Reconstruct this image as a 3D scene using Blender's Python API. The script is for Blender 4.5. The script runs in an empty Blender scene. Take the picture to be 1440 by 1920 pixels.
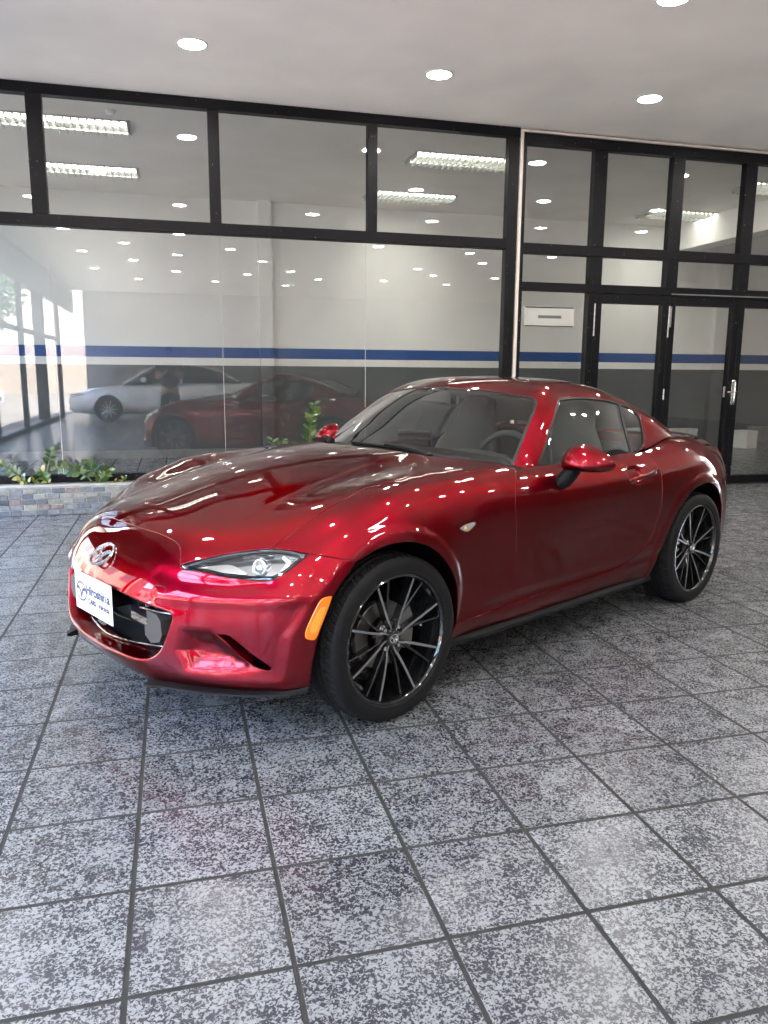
import bpy, bmesh, math, random
import numpy as np
from mathutils import Vector, Matrix
from mathutils.geometry import delaunay_2d_cdt

SC = bpy.context.scene
COL = SC.collection
# ---------------------------------------------------------------- camera, sky, sun, exposure
def make_camera():
    cam = bpy.data.cameras.new('camera'); o = bpy.data.objects.new('camera', cam); COL.objects.link(o)
    yaw, pitch, roll = .2607, .1775, .0070
    f = Vector((math.sin(yaw) * math.cos(pitch), math.cos(yaw) * math.cos(pitch), -math.sin(pitch)))
    r = Vector((math.cos(yaw), -math.sin(yaw), 0)); u = r.cross(f)
    c, s = math.cos(roll), math.sin(roll)
    r, u = c * r + s * u, -s * r + c * u
    m = Matrix((r, u, -f)).transposed().to_4x4()
    m.translation = (.49949, -1.49267, 1.27261)
    o.matrix_world = m
    cam.sensor_fit = 'VERTICAL'; cam.sensor_height = 24; cam.sensor_width = 18
    cam.lens = 24 * 1463.74 / 1920
    cam.clip_start = .05; cam.clip_end = 600
    SC.camera = o
make_camera()

SUN_EL, SUN_AZ = math.radians(62), math.radians(58)      # azimuth measured from +x towards +y
world = bpy.data.worlds.new('World'); SC.world = world; world.use_nodes = True
wt = world.node_tree
sky = wt.nodes.new('ShaderNodeTexSky'); sky.sky_type = 'NISHITA'; sky.sun_disc = False
sky.sun_elevation = SUN_EL; sky.sun_rotation = math.radians(90) - SUN_AZ
sky.dust_density = 2.5
wt.links.new(sky.outputs[0], wt.nodes['Background'].inputs[0])
wt.nodes['Background'].inputs[1].default_value = .15
sun = bpy.data.lights.new('sun', 'SUN'); sun.energy = 3.6; sun.angle = math.radians(.5); sun.color = (1, .96, .9)
so = bpy.data.objects.new('sun', sun); COL.objects.link(so)
d = Vector((math.cos(SUN_EL) * math.cos(SUN_AZ), math.cos(SUN_EL) * math.sin(SUN_AZ), math.sin(SUN_EL)))
so.rotation_euler = d.to_track_quat('Z', 'Y').to_euler(); so.location = d * 40
SC.view_settings.view_transform = 'Standard'; SC.view_settings.look = 'None'
SC.view_settings.gamma = 1; SC.view_settings.use_curve_mapping = False
SC.view_settings.exposure = 5.9
SC.view_settings.use_white_balance = True; SC.view_settings.white_balance_temperature = 6800; SC.view_settings.white_balance_tint = 10
SC.cycles.max_bounces = 10; SC.cycles.transparent_max_bounces = 24; SC.cycles.glossy_bounces = 6
SC.cycles.sample_clamp_indirect = 6; SC.cycles.caustics_reflective = True; SC.cycles.blur_glossy = 1.0; SC.cycles.caustics_refractive = False
try:
    SC.cycles.use_denoising = True; SC.cycles.denoiser = 'OPENIMAGEDENOISE'
except Exception: pass

# ---------------------------------------------------------------- helpers
rng = random.Random(7)
def link(o, parent=None):
    COL.objects.link(o)
    if parent is not None: o.parent = parent
    return o
def tag(o, label=None, cat=None, group=None, kind=None):
    for k, v in (('label', label), ('category', cat), ('group', group), ('kind', kind)):
        if v: o[k] = v
    return o
def empty(name, loc=(0, 0, 0), rz=0, parent=None):
    o = bpy.data.objects.new(name, None); o.location = loc; o.rotation_euler = (0, 0, rz); o.empty_display_size = .1
    return link(o, parent)
def mesh_obj(name, verts, faces, mat, parent=None, normals=None, smooth_=False, mats=None, mi=None):
    me = bpy.data.meshes.new(name)
    me.from_pydata([tuple(map(float, v)) for v in verts], [], [tuple(map(int, f)) for f in faces])
    for m in (mats or [mat]): me.materials.append(m)
    if mi is not None: me.polygons.foreach_set('material_index', np.asarray(mi, np.int32))
    if smooth_ or normals is not None: me.polygons.foreach_set('use_smooth', np.ones(len(me.polygons), bool))
    me.update()
    if normals is not None: me.normals_split_custom_set_from_vertices([tuple(map(float, n)) for n in normals])
    o = bpy.data.objects.new(name, me)
    return link(o, parent)
class MB:
    """collects shapes for one mesh object"""
    def __init__(self): self.v = []; self.f = []; self.m = []
    def add(self, v, f, m=0):
        k = len(self.v); self.v += [tuple(p) for p in v]; self.f += [tuple(i + k for i in q) for q in f]; self.m += [m] * len(f); return self
    def box(self, a, b, m=0, ch=0):
        x0, y0, z0 = a; x1, y1, z1 = b
        if ch <= 0:
            v = [(x, y, z) for x in (x0, x1) for y in (y0, y1) for z in (z0, z1)]
            return self.add(v, [(0, 1, 3, 2), (4, 6, 7, 5), (0, 4, 5, 1), (2, 3, 7, 6), (0, 2, 6, 4), (1, 5, 7, 3)], m)
        bm = bmesh.new(); bmesh.ops.create_cube(bm, size=1)
        for w in bm.verts: w.co = ((x0 + x1) / 2 + w.co.x * (x1 - x0), (y0 + y1) / 2 + w.co.y * (y1 - y0), (z0 + z1) / 2 + w.co.z * (z1 - z0))
        bmesh.ops.bevel(bm, geom=bm.edges[:], offset=ch, segments=1, affect='EDGES')
        bm.verts.index_update()
        self.add([w.co[:] for w in bm.verts], [[w.index for w in f.verts] for f in bm.faces], m); bm.free(); return self
    def tube(self, pts, rad, n=8, m=0, cap=True):
        P = [Vector([float(q) for q in p]) for p in pts]; R = [float(q) for q in rad] if hasattr(rad, '__len__') else [rad] * len(P)
        t = (P[1] - P[0]).normalized(); up = Vector((0, 0, 1)) if abs(t.z) < .9 else Vector((1, 0, 0))
        u = t.cross(up).normalized(); v, f = [], []
        for i, p in enumerate(P):
            t = (P[min(i + 1, len(P) - 1)] - P[max(i - 1, 0)]).normalized()
            u = (u - t * u.dot(t)).normalized(); w = t.cross(u)
            v += [p + R[i] * (math.cos(a) * u + math.sin(a) * w) for a in [2 * math.pi * k / n for k in range(n)]]
        for i in range(len(P) - 1):
            for k in range(n): f.append((i * n + k, i * n + (k + 1) % n, (i + 1) * n + (k + 1) % n, (i + 1) * n + k))
        if cap: f += [tuple(range(n))[::-1], tuple((len(P) - 1) * n + k for k in range(n))]
        return self.add(v, f, m)
    def lathe(self, prof, n=32, c=(0, 0, 0), axis='z', m=0, closed=False):
        v, f = [], []
        for r, h in prof:
            for k in range(n):
                a = 2 * math.pi * k / n; x, y = r * math.cos(a), r * math.sin(a)
                v.append({'z': (c[0] + x, c[1] + y, c[2] + h), 'y': (c[0] + x, c[1] + h, c[2] + y), 'x': (c[0] + h, c[1] + x, c[2] + y)}[axis])
        L = len(prof)
        for i in range(L if closed else L - 1):
            for k in range(n): f.append((i * n + k, i * n + (k + 1) % n, (i + 1) % L * n + (k + 1) % n, (i + 1) % L * n + k))
        return self.add(v, f, m)
    def prism(self, poly, p0, ux, uy, uz, m=0):
        """polygon in (ux,uy) from p0, thickened along uz"""
        p0, ux, uy, uz = map(Vector, (p0, ux, uy, uz)); n = len(poly)
        v = [p0 + a * ux + b * uy for a, b in poly]; v += [p + uz for p in v]
        f = [tuple(range(n))[::-1], tuple(range(n, 2 * n))] + [(k, (k + 1) % n, n + (k + 1) % n, n + k) for k in range(n)]
        return self.add(v, f, m)
    def build(self, name, mat, parent=None, smooth_=False, mats=None):
        o = mesh_obj(name, self.v, self.f, mat, parent, smooth_=smooth_, mats=mats, mi=self.m if mats else None)
        bm = bmesh.new(); bm.from_mesh(o.data); bmesh.ops.recalc_face_normals(bm, faces=bm.faces); bm.to_mesh(o.data); bm.free()
        if smooth_: o.data.set_sharp_from_angle(angle=math.radians(38))
        return o
def copy_tree(o, parent=None):
    c = o.copy(); COL.objects.link(c); c.parent = parent
    for ch in list(o.children): copy_tree(ch, c)
    return c

# ---------------------------------------------------------------- materials
def nodes(name):
    m = bpy.data.materials.new(name); m.use_nodes = True
    return m, m.node_tree, m.node_tree.nodes['Principled BSDF']
def mat(name, col, rough=.5, metal=0, coat=0, spec=None, emit=None, es=0, bump=0, bscale=200, var=0, vscale=6):
    m, t, b = nodes(name)
    b.inputs['Base Color'].default_value = (*col, 1); b.inputs['Roughness'].default_value = rough; b.inputs['Metallic'].default_value = metal
    b.inputs['Coat Weight'].default_value = coat; b.inputs['Coat Roughness'].default_value = .03
    if spec is not None: b.inputs['Specular IOR Level'].default_value = spec
    if emit: b.inputs['Emission Color'].default_value = (*emit, 1); b.inputs['Emission Strength'].default_value = es
    if var:
        n = t.nodes.new('ShaderNodeTexNoise'); n.inputs['Scale'].default_value = vscale; n.inputs['Detail'].default_value = 6
        g = t.nodes.new('ShaderNodeNewGeometry'); t.links.new(g.outputs['Position'], n.inputs['Vector'])
        r = t.nodes.new('ShaderNodeMapRange'); r.inputs[1].default_value = .3; r.inputs[2].default_value = .7
        r.inputs[3].default_value = 1 - var; r.inputs[4].default_value = 1 + var
        t.links.new(n.outputs['Fac'], r.inputs[0])
        x = t.nodes.new('ShaderNodeVectorMath'); x.operation = 'SCALE'; x.inputs[0].default_value = col
        t.links.new(r.outputs[0], x.inputs['Scale']); t.links.new(x.outputs[0], b.inputs['Base Color'])
    if bump:
        n = t.nodes.new('ShaderNodeTexNoise'); n.inputs['Scale'].default_value = bscale; n.inputs['Detail'].default_value = 4
        g = t.nodes.new('ShaderNodeNewGeometry'); t.links.new(g.outputs['Position'], n.inputs['Vector'])
        k = t.nodes.new('ShaderNodeBump'); k.inputs['Strength'].default_value = bump; k.inputs['Distance'].default_value = .004
        t.links.new(n.outputs['Fac'], k.inputs['Height']); t.links.new(k.outputs[0], b.inputs['Normal'])
    return m
def glass(name, tint, ior=1.5, rough=0, boost=1.0):
    m = bpy.data.materials.new(name); m.use_nodes = True; t = m.node_tree; t.nodes.clear()
    o = t.nodes.new('ShaderNodeOutputMaterial'); mx = t.nodes.new('ShaderNodeMixShader')
    tr = t.nodes.new('ShaderNodeBsdfTransparent'); tr.inputs[0].default_value = (*tint, 1)
    gl = t.nodes.new('ShaderNodeBsdfGlossy'); gl.inputs['Roughness'].default_value = rough
    g = t.nodes.new('ShaderNodeNewGeometry')                     # Schlick, the same from either side of a thin pane
    dt = t.nodes.new('ShaderNodeVectorMath'); dt.operation = 'DOT_PRODUCT'
    t.links.new(g.outputs['Normal'], dt.inputs[0]); t.links.new(g.outputs['Incoming'], dt.inputs[1])
    ab = t.nodes.new('ShaderNodeMath'); ab.operation = 'ABSOLUTE'; t.links.new(dt.outputs['Value'], ab.inputs[0])
    su = t.nodes.new('ShaderNodeMath'); su.operation = 'SUBTRACT'; su.inputs[0].default_value = 1; su.use_clamp = True; t.links.new(ab.outputs[0], su.inputs[1])
    pw = t.nodes.new('ShaderNodeMath'); pw.operation = 'POWER'; pw.inputs[1].default_value = 5; t.links.new(su.outputs[0], pw.inputs[0])
    f0 = ((ior - 1) / (ior + 1)) ** 2
    fr = t.nodes.new('ShaderNodeMath'); fr.operation = 'MULTIPLY_ADD'; fr.inputs[1].default_value = 1 - f0; fr.inputs[2].default_value = f0
    t.links.new(pw.outputs[0], fr.inputs[0])
    mu = t.nodes.new('ShaderNodeMath'); mu.operation = 'MULTIPLY'; mu.inputs[1].default_value = boost; mu.use_clamp = True
    t.links.new(fr.outputs[0], mu.inputs[0]); t.links.new(mu.outputs[0], mx.inputs[0])
    t.links.new(tr.outputs[0], mx.inputs[1]); t.links.new(gl.outputs[0], mx.inputs[2]); t.links.new(mx.outputs[0], o.inputs[0])
    return m
# ---------------------------------------------------------------- setting: floor, ceiling, walls
TILE = .35242640
H = 3.69            # ceiling height
GY = 6.29           # plane of the shop front
BY = 10.5           # back wall of the show room
X0, X1, Y0 = -2.2, 15.0, -12.5

def tile_material():
    m, t, b = nodes('glazed_tile')
    g = t.nodes.new('ShaderNodeNewGeometry')
    sn = t.nodes.new('ShaderNodeVectorMath'); sn.operation = 'DIVIDE'; sn.inputs[1].default_value = (TILE, TILE, 1); t.links.new(g.outputs['Position'], sn.inputs[0])
    fl = t.nodes.new('ShaderNodeVectorMath'); fl.operation = 'FLOOR'; t.links.new(sn.outputs[0], fl.inputs[0])
    wn = t.nodes.new('ShaderNodeTexWhiteNoise'); t.links.new(fl.outputs[0], wn.inputs['Vector'])
    of = t.nodes.new('ShaderNodeVectorMath'); of.operation = 'MULTIPLY_ADD'; of.inputs[1].default_value = (9, 9, 9)
    t.links.new(wn.outputs['Color'], of.inputs[0]); t.links.new(g.outputs['Position'], of.inputs[2])
    n1 = t.nodes.new('ShaderNodeTexNoise'); n1.inputs['Scale'].default_value = 118; n1.inputs['Detail'].default_value = 3.5; n1.inputs['Roughness'].default_value = .55; n1.inputs['Distortion'].default_value = .9
    n2 = t.nodes.new('ShaderNodeTexNoise'); n2.inputs['Scale'].default_value = 14; n2.inputs['Detail'].default_value = 2
    n3 = t.nodes.new('ShaderNodeTexNoise'); n3.inputs['Scale'].default_value = 290; n3.inputs['Detail'].default_value = 2
    for n in (n1, n2, n3): t.links.new(of.outputs[0], n.inputs['Vector'])
    a1 = t.nodes.new('ShaderNodeMath'); a1.operation = 'MULTIPLY_ADD'; a1.inputs[1].default_value = .27; t.links.new(n2.outputs['Fac'], a1.inputs[0]); t.links.new(n1.outputs['Fac'], a1.inputs[2])
    a2 = t.nodes.new('ShaderNodeMath'); a2.operation = 'MULTIPLY_ADD'; a2.inputs[1].default_value = .16; t.links.new(n3.outputs['Fac'], a2.inputs[0]); t.links.new(a1.outputs[0], a2.inputs[2])
    cr = t.nodes.new('ShaderNodeValToRGB'); e = cr.color_ramp.elements
    e[0].position = 0.635; e[0].color = (.027, .029, .038, 1)
    e[1].position = 0.835; e[1].color = (.222, .226, .230, 1)
    for p_, c_ in ((0.706, (.041, .043, .050, 1)), (0.717, (.308, .312, .316, 1)), (0.725, (.283, .287, .291, 1)), (0.738, (.172, .175, .181, 1))):
        x = cr.color_ramp.elements.new(p_); x.color = c_
    t.links.new(a2.outputs[0], cr.inputs['Fac'])
    br = t.nodes.new('ShaderNodeMapRange'); br.inputs[3].default_value = .80; br.inputs[4].default_value = 1.08; t.links.new(wn.outputs['Value'], br.inputs[0])
    sc = t.nodes.new('ShaderNodeVectorMath'); sc.operation = 'SCALE'; t.links.new(cr.outputs[0], sc.inputs[0]); t.links.new(br.outputs[0], sc.inputs['Scale'])
    t.links.new(sc.outputs[0], b.inputs['Base Color'])
    rr = t.nodes.new('ShaderNodeMapRange'); rr.inputs[1].default_value = .655; rr.inputs[2].default_value = .775; rr.inputs[3].default_value = .21; rr.inputs[4].default_value = .29
    t.links.new(a2.outputs[0], rr.inputs[0]); t.links.new(rr.outputs[0], b.inputs['Roughness'])
    bp = t.nodes.new('ShaderNodeBump'); bp.inputs['Strength'].default_value = .22; bp.inputs['Distance'].default_value = .002
    t.links.new(a2.outputs[0], bp.inputs['Height']); t.links.new(bp.outputs[0], b.inputs['Normal'])
    b.inputs['Specular IOR Level'].default_value = .55
    return m
M_TILE = tile_material()
M_GROUT = mat('grout', (.021, .020, .018), .85, var=.35, vscale=14, bump=.4, bscale=300)
M_PLASTER = mat('ceiling_plaster', (.92, .89, .835), .6, var=.07, vscale=1.1, bump=.25, bscale=7)
M_CREAM = mat('cream_paint', (.88, .875, .85), .55, var=.05, vscale=1.3, bump=.12, bscale=30)
M_BLUE = mat('blue_paint', (.004, .075, .31), .4, var=.06, vscale=3)
M_WHITE = mat('white_paint', (.86, .85, .82), .45, var=.04, vscale=4)
M_DADO = mat('dark_grey_paint', (.092, .104, .112), .5, var=.12, vscale=2)
M_BLACK = mat('black_aluminium', (.0045, .0045, .006), .42, spec=.22, var=.25, vscale=9, bump=.05, bscale=60)
M_CHROME = mat('chrome', (.8, .8, .8), .12, 1)
M_STEEL = mat('brushed_steel', (.55, .55, .54), .28, 1)
M_PANE = glass('window_glass', (.93, .935, .93), 1.52, 0, 1.4)
M_CONC = mat('concrete', (.27, .25, .22), .85, var=.25, vscale=8, bump=.4, bscale=60)

def chips(m):
    t = m.node_tree; b = t.nodes['Principled BSDF']; src = b.inputs['Base Color'].links[0].from_socket
    g = t.nodes.new('ShaderNodeNewGeometry'); n = t.nodes.new('ShaderNodeTexNoise'); n.inputs['Scale'].default_value = 55; n.inputs['Detail'].default_value = 1
    t.links.new(g.outputs['Position'], n.inputs['Vector'])
    gt = t.nodes.new('ShaderNodeMath'); gt.operation = 'GREATER_THAN'; gt.inputs[1].default_value = .775; t.links.new(n.outputs['Fac'], gt.inputs[0])
    mx = t.nodes.new('ShaderNodeMix'); mx.data_type = 'RGBA'; mx.inputs['B'].default_value = (.35, .35, .34, 1)
    t.links.new(gt.outputs[0], mx.inputs['Factor']); t.links.new(src, mx.inputs['A']); t.links.new(mx.outputs['Result'], b.inputs['Base Color'])
chips(M_BLACK)

def build_floor():
    fl = mesh_obj('floor', [(X0, Y0, -.0007), (X1, Y0, -.0007), (X1, BY, -.0007), (X0, BY, -.0007), (X0, Y0, -.2), (X1, Y0, -.2), (X1, BY, -.2), (X0, BY, -.2)],
                  [(0, 1, 2, 3), (0, 4, 5, 1), (1, 5, 6, 2), (2, 6, 7, 3), (3, 7, 4, 0)], M_GROUT)
    tag(fl, 'mottled grey tiled showroom floor with dark grout', kind='structure')
    g, c, zb = .0058, .0012, -.03
    a, b = g, TILE - g
    V = [(a, a, zb), (b, a, zb), (b, b, zb), (a, b, zb), (a, a, -c), (b, a, -c), (b, b, -c), (a, b, -c),
         (a + c, a + c, 0), (b - c, a + c, 0), (b - c, b - c, 0), (a + c, b - c, 0)]
    F = [(0, 1, 5, 4), (1, 2, 6, 5), (2, 3, 7, 6), (3, 0, 4, 7), (4, 5, 9, 8), (5, 6, 10, 9), (6, 7, 11, 10), (7, 4, 8, 11), (8, 9, 10, 11)]
    me = bpy.data.meshes.new('floor_tile'); me.from_pydata(V, [], F); me.materials.append(M_TILE); me.update()
    cx, cy = .4995, -1.4927
    cells = []
    for i in range(-7, 46):
        for j in range(-36, 30):
            x, y = i * TILE, j * TILE
            if x < X0 - .3 or x > X1 or y < Y0 or y + TILE > BY + .2: continue
            u, v = x + TILE / 2 - cx, y + TILE / 2 - cy
            ang = math.degrees(math.atan2(u, v)) - 14.94
            vis = abs(ang) < 30.5 + 8 * TILE / max(.3, math.hypot(u, v)) and v > .6 and y < GY
            # skip what the car stands on when ranking
            cells.append((0 if vis else 1, math.hypot(u, v), x, y))
    cells.sort()
    r2 = random.Random(3)
    big = [q for q in cells if q[0] == 0][:298]; rest = [q for q in cells if q not in set(big)]
    for _, _, x, y in big:
        o = bpy.data.objects.new('floor_tile', me); o.location = (x, y, r2.uniform(-.0002, .0002)); link(o, fl)
        o.rotation_euler = (r2.gauss(0, .0005), r2.gauss(0, .0005), 0)
    mb = MB()
    for _, _, x, y in rest:
        z = r2.uniform(-.0002, .0002)
        mb.add([(p[0] + x, p[1] + y, p[2] + z) for p in V], F)
    o = mb.build('outlying_tiles', M_TILE, fl); o['kind'] = 'stuff'
build_floor()

def slab(name, a, b, m, label=None, parent=None, kind='structure'):
    o = MB().box(a, b).build(name, m, parent)
    if parent is None: tag(o, label, kind=kind)
    return o
ceiling = slab('ceiling', (X0 - .5, Y0, H), (X1, BY + .3, H + .35), M_PLASTER, 'pale plaster ceiling with recessed round downlights')
slab('ground', (-90, -90, -.5), (90, 90, -.21), mat('sunlit_concrete', (.085, .081, .076), .9, var=.15, vscale=.6, bump=.2, bscale=20), 'sunlit concrete street beside the showroom')
slab('bounce', (X1 + .3, -30, -.21), (60, 40, -.19), mat('pale_bounce', (.30, .29, .265), .9, var=.1, vscale=1), 'pale concrete apron slab added beyond the forecourt to brighten the ceiling')  # unseen pale ground, added to throw light up at the ceiling
bw = slab('back_wall', (X0 - .2, BY, 0), (X1, BY + .25, H), M_CREAM, 'cream showroom back wall with blue and white stripes above dark grey')
e = .004
slab('blue_stripe', (X0, BY - e, 1.458), (X1, BY, 1.612), M_BLUE, parent=bw)
slab('white_stripe', (X0, BY - e, 1.350), (X1, BY, 1.458), M_WHITE, parent=bw)
slab('grey_dado', (X0, BY - e, .12), (X1, BY, 1.350), M_DADO, parent=bw)
slab('skirting', (X0, BY - .018, 0), (X1, BY, .12), mat('skirting_tile', (.20, .20, .19), .4, var=.2, vscale=5), parent=bw)
for x0, x1 in ((1.76, 1.95), (9.55, 9.98)):                       # pilasters, painted with the same bands
    p = slab('pilaster', (x0, BY - .12, 1.612), (x1, BY - e, H), M_CREAM, parent=bw)
    slab('pilaster', (x0, BY - .12, 1.458), (x1, BY - e, 1.612), M_BLUE, parent=bw)
    slab('pilaster', (x0, BY - .12, 1.350), (x1, BY - e, 1.458), M_WHITE, parent=bw)
    slab('pilaster', (x0, BY - .12, 0), (x1, BY - e, 1.350), M_DADO, parent=bw)
rw = slab('side_wall', (12.2, GY + .1, 0), (12.45, BY, H), M_CREAM, 'cream side wall at the far end of the showroom')
for x in (X0 - .15,):                                             # glazed end, added to let daylight into the show room
    w = tag(empty('added_glazing', (x, 8.4, 0)), 'unseen black framed glass end added to daylight the showroom', 'glass wall')
    for y in (-2.05, -1.0, .0, 1.0, 2.02): MB().box((-.04, y - .05, 0), (.04, y + .05, H - .004)).build('mullion', M_BLACK, w)
    MB().box((-.004, -2.0, .05), (.004, 1.97, H - .05)).build('pane', glass('tinted_glass', (.42, .43, .43), 1.52, 0, 1.4), w)
be = slab('beam', (8.6, GY + .5, 3.27), (8.95, BY - .002, H - .002), M_CREAM, 'cream ceiling beam inside the showroom')
fw = slab('rear_wall', (X0 + .05, Y0 - .25, 0), (X1, Y0, H), mat('rear_paint', (.34, .335, .32), .6, var=.1, vscale=1), 'grey wall closing the covered forecourt behind the camera')
ew = slab('end_wall', (X1, Y0, 0), (X1 + .25, -2.6, H), mat('end_paint', (.68, .65, .60), .6, var=.1, vscale=1), 'warm grey end wall of the covered forecourt')
slab('end_wall', (X1, -2.598, 0), (X1 + .25, GY + .1, H), mat('parapet_paint', (.10, .097, .09), .6, var=.1, vscale=1), 'dark grey far end wall of the covered forecourt')
def shutter():
    t = tag(empty('roller_shutter', (X0 - .28, -3, 3.12)), 'grey ribbed roller shutter box along the open edge of the canopy', 'shutter')
    m = mat('shutter_metal', (.13, .13, .13), .5, .3, var=.1, vscale=2)
    o = MB().box((-.02, Y0 + 3, 0), (.05, GY - .2 + 3, .57)).build('housing', m, t)
    mb = MB()
    for k in range(5): mb.box((.05, Y0 + 3, .03 + .1 * k), (.075, GY - .2 + 3, .10 + .1 * k), ch=.01)
    o = mb.build('ribs', m, t)
    MB().box((-.05, Y0 + 3, -.12), (.06, GY - .2 + 3, 0)).build('rail', M_BLACK, t)
shutter()
def street_glazing():
    t = tag(empty('street_glazing', (X0 - .25, -3, 0)), 'black framed glass screen along the open street side', 'glass screen')
    for y in (-8.8, -6.2, -3.4, -.6, 2.2, 5.8): MB().box((-.05, y + 3 - .05, 0), (.05, y + 3 + .05, 2.99), ch=.004).build('mullion', M_BLACK, t)
    for z in (.02, 2.02): MB().box((-.045, -5.8, z), (.045, 8.8, z + .09), ch=.004).build('rail', M_BLACK, t)
street_glazing()

# ---------------------------------------------------------------- shop front
def shop_front():
    t = tag(empty('shop_front', (0, GY, 0)), 'black framed glass shop front with three doors behind the red car', 'shop front')
    d0, d1 = -.05, .05
    def bar(name, x0, x1, z0, z1, y0=d0, y1=d1, par=t, m=M_BLACK, ch=.003):
        o = MB().box((x0, y0, z0), (x1, y1, z1), ch=ch).build(name, m, par); return o
    L = X0 + .02
    # left curtain wall
    bar('top_rail', L, 3.955, 3.60, 3.687); bar('middle_rail', L, 3.835, 2.52, 2.62); bar('bottom_rail', L, 3.835, .24, .31)
    for x0, x1 in ((-.64, -.51), (.885, .985), (2.38, 2.475)): bar('mullion', x0, x1, 2.62, 3.60, d0 + .004, d1 - .004)
    bar('mullion', 3.835, 3.945, .0, 3.60)
    xs = [(L, -.64), (-.51, .885), (.985, 2.38), (2.475, 3.835)]
    for x0, x1 in xs: bar('pane', x0, x1, 2.62, 3.60, -.004, .004, m=M_PANE, ch=0)
    js = [L, -.53, .965, 2.37, 3.835]
    for x0, x1 in zip(js[:-1], js[1:]):
        bar('pane', x0 + .002, x1 - .002, .31, 2.52, -.005, .005, m=M_PANE, ch=0)
    for x in js[1:-1]: bar('joint', x - .0019, x + .0019, .31, 2.52, -.006, .006, m=mat('silicone', (.55, .56, .55), .4), ch=0)
    bar('plinth', L, 3.835, 0, .24, d0 + .01, d1 - .01, m=M_CONC)
    # pale trim strip and the door side
    wt_ = mat('pale_trim', (.72, .66, .60), .45)
    bar('trim_strip', 3.953, 3.983, 0, 3.668, -.07, .03, m=wt_); bar('trim_strip', 3.983, X1 - 3.9, 3.650, 3.672, -.07, .03, m=wt_)
    R1 = 12.1
    bar('top_rail', 3.985, R1, 3.545, 3.648); bar('middle_rail', 3.985, R1, 2.49, 2.592); bar('transom', 3.985, R1, 2.12, 2.205)
    mx = [(3.985, 4.03), (4.80, 4.945), (5.725, 5.870), (6.64, 6.785), (7.56, 7.70), (8.48, 8.62), (9.4, 9.54), (10.32, 10.46), (11.24, 11.38), (12.0, R1)]
    for x0, x1 in mx:
        bar('mullion', x0, x1, 2.592, 3.545, d0 + .004, d1 - .004); bar('mullion', x0, x1, 2.205, 2.49, d0 + .004, d1 - .004)
    for (a0, a1), (b0, b1) in zip(mx[:-1], mx[1:]):
        bar('pane', a1, b0, 2.592, 3.545, -.004, .004, m=M_PANE, ch=0); bar('pane', a1, b0, 2.205, 2.49, -.004, .004, m=M_PANE, ch=0)
    bar('jamb', 3.985, 4.03, 0, 2.12); bar('jamb', 4.80, 4.875, 0, 2.12)
    bar('bottom_rail', 4.03, 4.80, .01, .11)
    bar('pane', 4.03, 4.80, .11, 2.12, -.004, .004, m=M_PANE, ch=0)
    # doors
    for k, (x0, x1, s0, s1, hinge) in enumerate(((4.88, 5.785, .085, .075, 0), (5.79, 6.705, .085, .085, 0), (6.71, 7.60, .06, .09, 1))):
        d = bar('door', x0, x0 + s0, .012, 2.112, d0 + .008, d1 - .008)
        def sub(n, *a, **k): return bar(n, *a, par=d, **k)
        sub('stile', x1 - s1, x1, .012, 2.112, d0 + .008, d1 - .008)
        sub('rail', x0 + s0, x1 - s1, 2.015, 2.112, d0 + .010, d1 - .010); sub('rail', x0 + s0, x1 - s1, .012, .105, d0 + .010, d1 - .010)
        sub('pane', x0 + s0, x1 - s1, .105, 2.015, -.004, .004, m=M_PANE, ch=0)
        for z0, z1 in ((1.67, 2.01), (.99, 1.11), (.15, .27)):
            hx = x0 - .002 if hinge == 0 else x1
            h = MB()
            n = max(2, round((z1 - z0) / .07))
            for q in range(n):
                a = z0 + (z1 - z0) * q / n; h.lathe([(.0, a), (.009, a), (.009, a + (z1 - z0) / n - .004), (0, a + (z1 - z0) / n - .004)], 10, (hx, d0 - .004, 0))
            h.build('hinge', M_STEEL, d, True)
        if k == 1:
            hb = MB()
            pts = [(6.735 - .09, -.07, .94), (6.735 - .09, -.105, .955), (6.735 - .09, -.11, 1.0), (6.735 - .09, -.11, 1.14), (6.735 - .09, -.105, 1.185), (6.735 - .09, -.07, 1.2)]
            hb.tube([(p[0] + .055, p[1] + .03, p[2]) for p in pts], .011, 10)
            hb.box((6.675, -.052, .93), (6.725, -.041, 1.21), ch=.003)
            hb.tube([(6.70, -.05, 1.075), (6.70, -.10, 1.075), (6.69, -.105, 1.075), (6.58, -.105, 1.075)], .010, 10)
            hb.build('handle', M_CHROME, d, True)
            MB().box((6.566, -.06, 1.015), (6.586, -.042, 1.135), ch=.003).build('latch_plate', M_STEEL, d)
            MB().box((5.80, -.056, 1.78), (5.822, -.042, 2.0), ch=.002).build('closer_plate', M_STEEL, d)
    bar('jamb', 7.605, 7.70, 0, 2.12)
    for (a0, a1), (b0, b1) in zip(mx[4:-1], mx[5:]):
        bar('jamb', b0, b1, 0, 2.12); bar('bottom_rail', a1, b0, .01, .11); bar('pane', a1, b0, .11, 2.12, -.004, .004, m=M_PANE, ch=0)
    bar('cover_strip', 5.80, 12.0, 2.125, 2.139, -.062, -.0505, m=M_STEEL)
    # white framed notice behind the fixed pane beside the doors
    n = tag(MB().box((4.085, GY + .012, 1.755), (4.675, GY + .022, 1.965), ch=.003).build('notice_frame', M_WHITE), 'white framed notice with a grey bar on the glass beside the doors', 'notice')
    MB().box((4.125, GY + .009, 1.785), (4.635, GY + .0125, 1.94)).build('sheet', mat('notice_paper', (.80, .80, .78), .6), n)
    MB().box((4.25, GY + .007, 1.845), (4.52, GY + .0095, 1.875)).build('printed_bar', mat('grey_print', (.22, .22, .22), .6), n)
    MB().box((4.10, GY + .009, 1.951), (4.66, GY + .0125, 1.962)).build('clip', M_BLACK, n)
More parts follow.
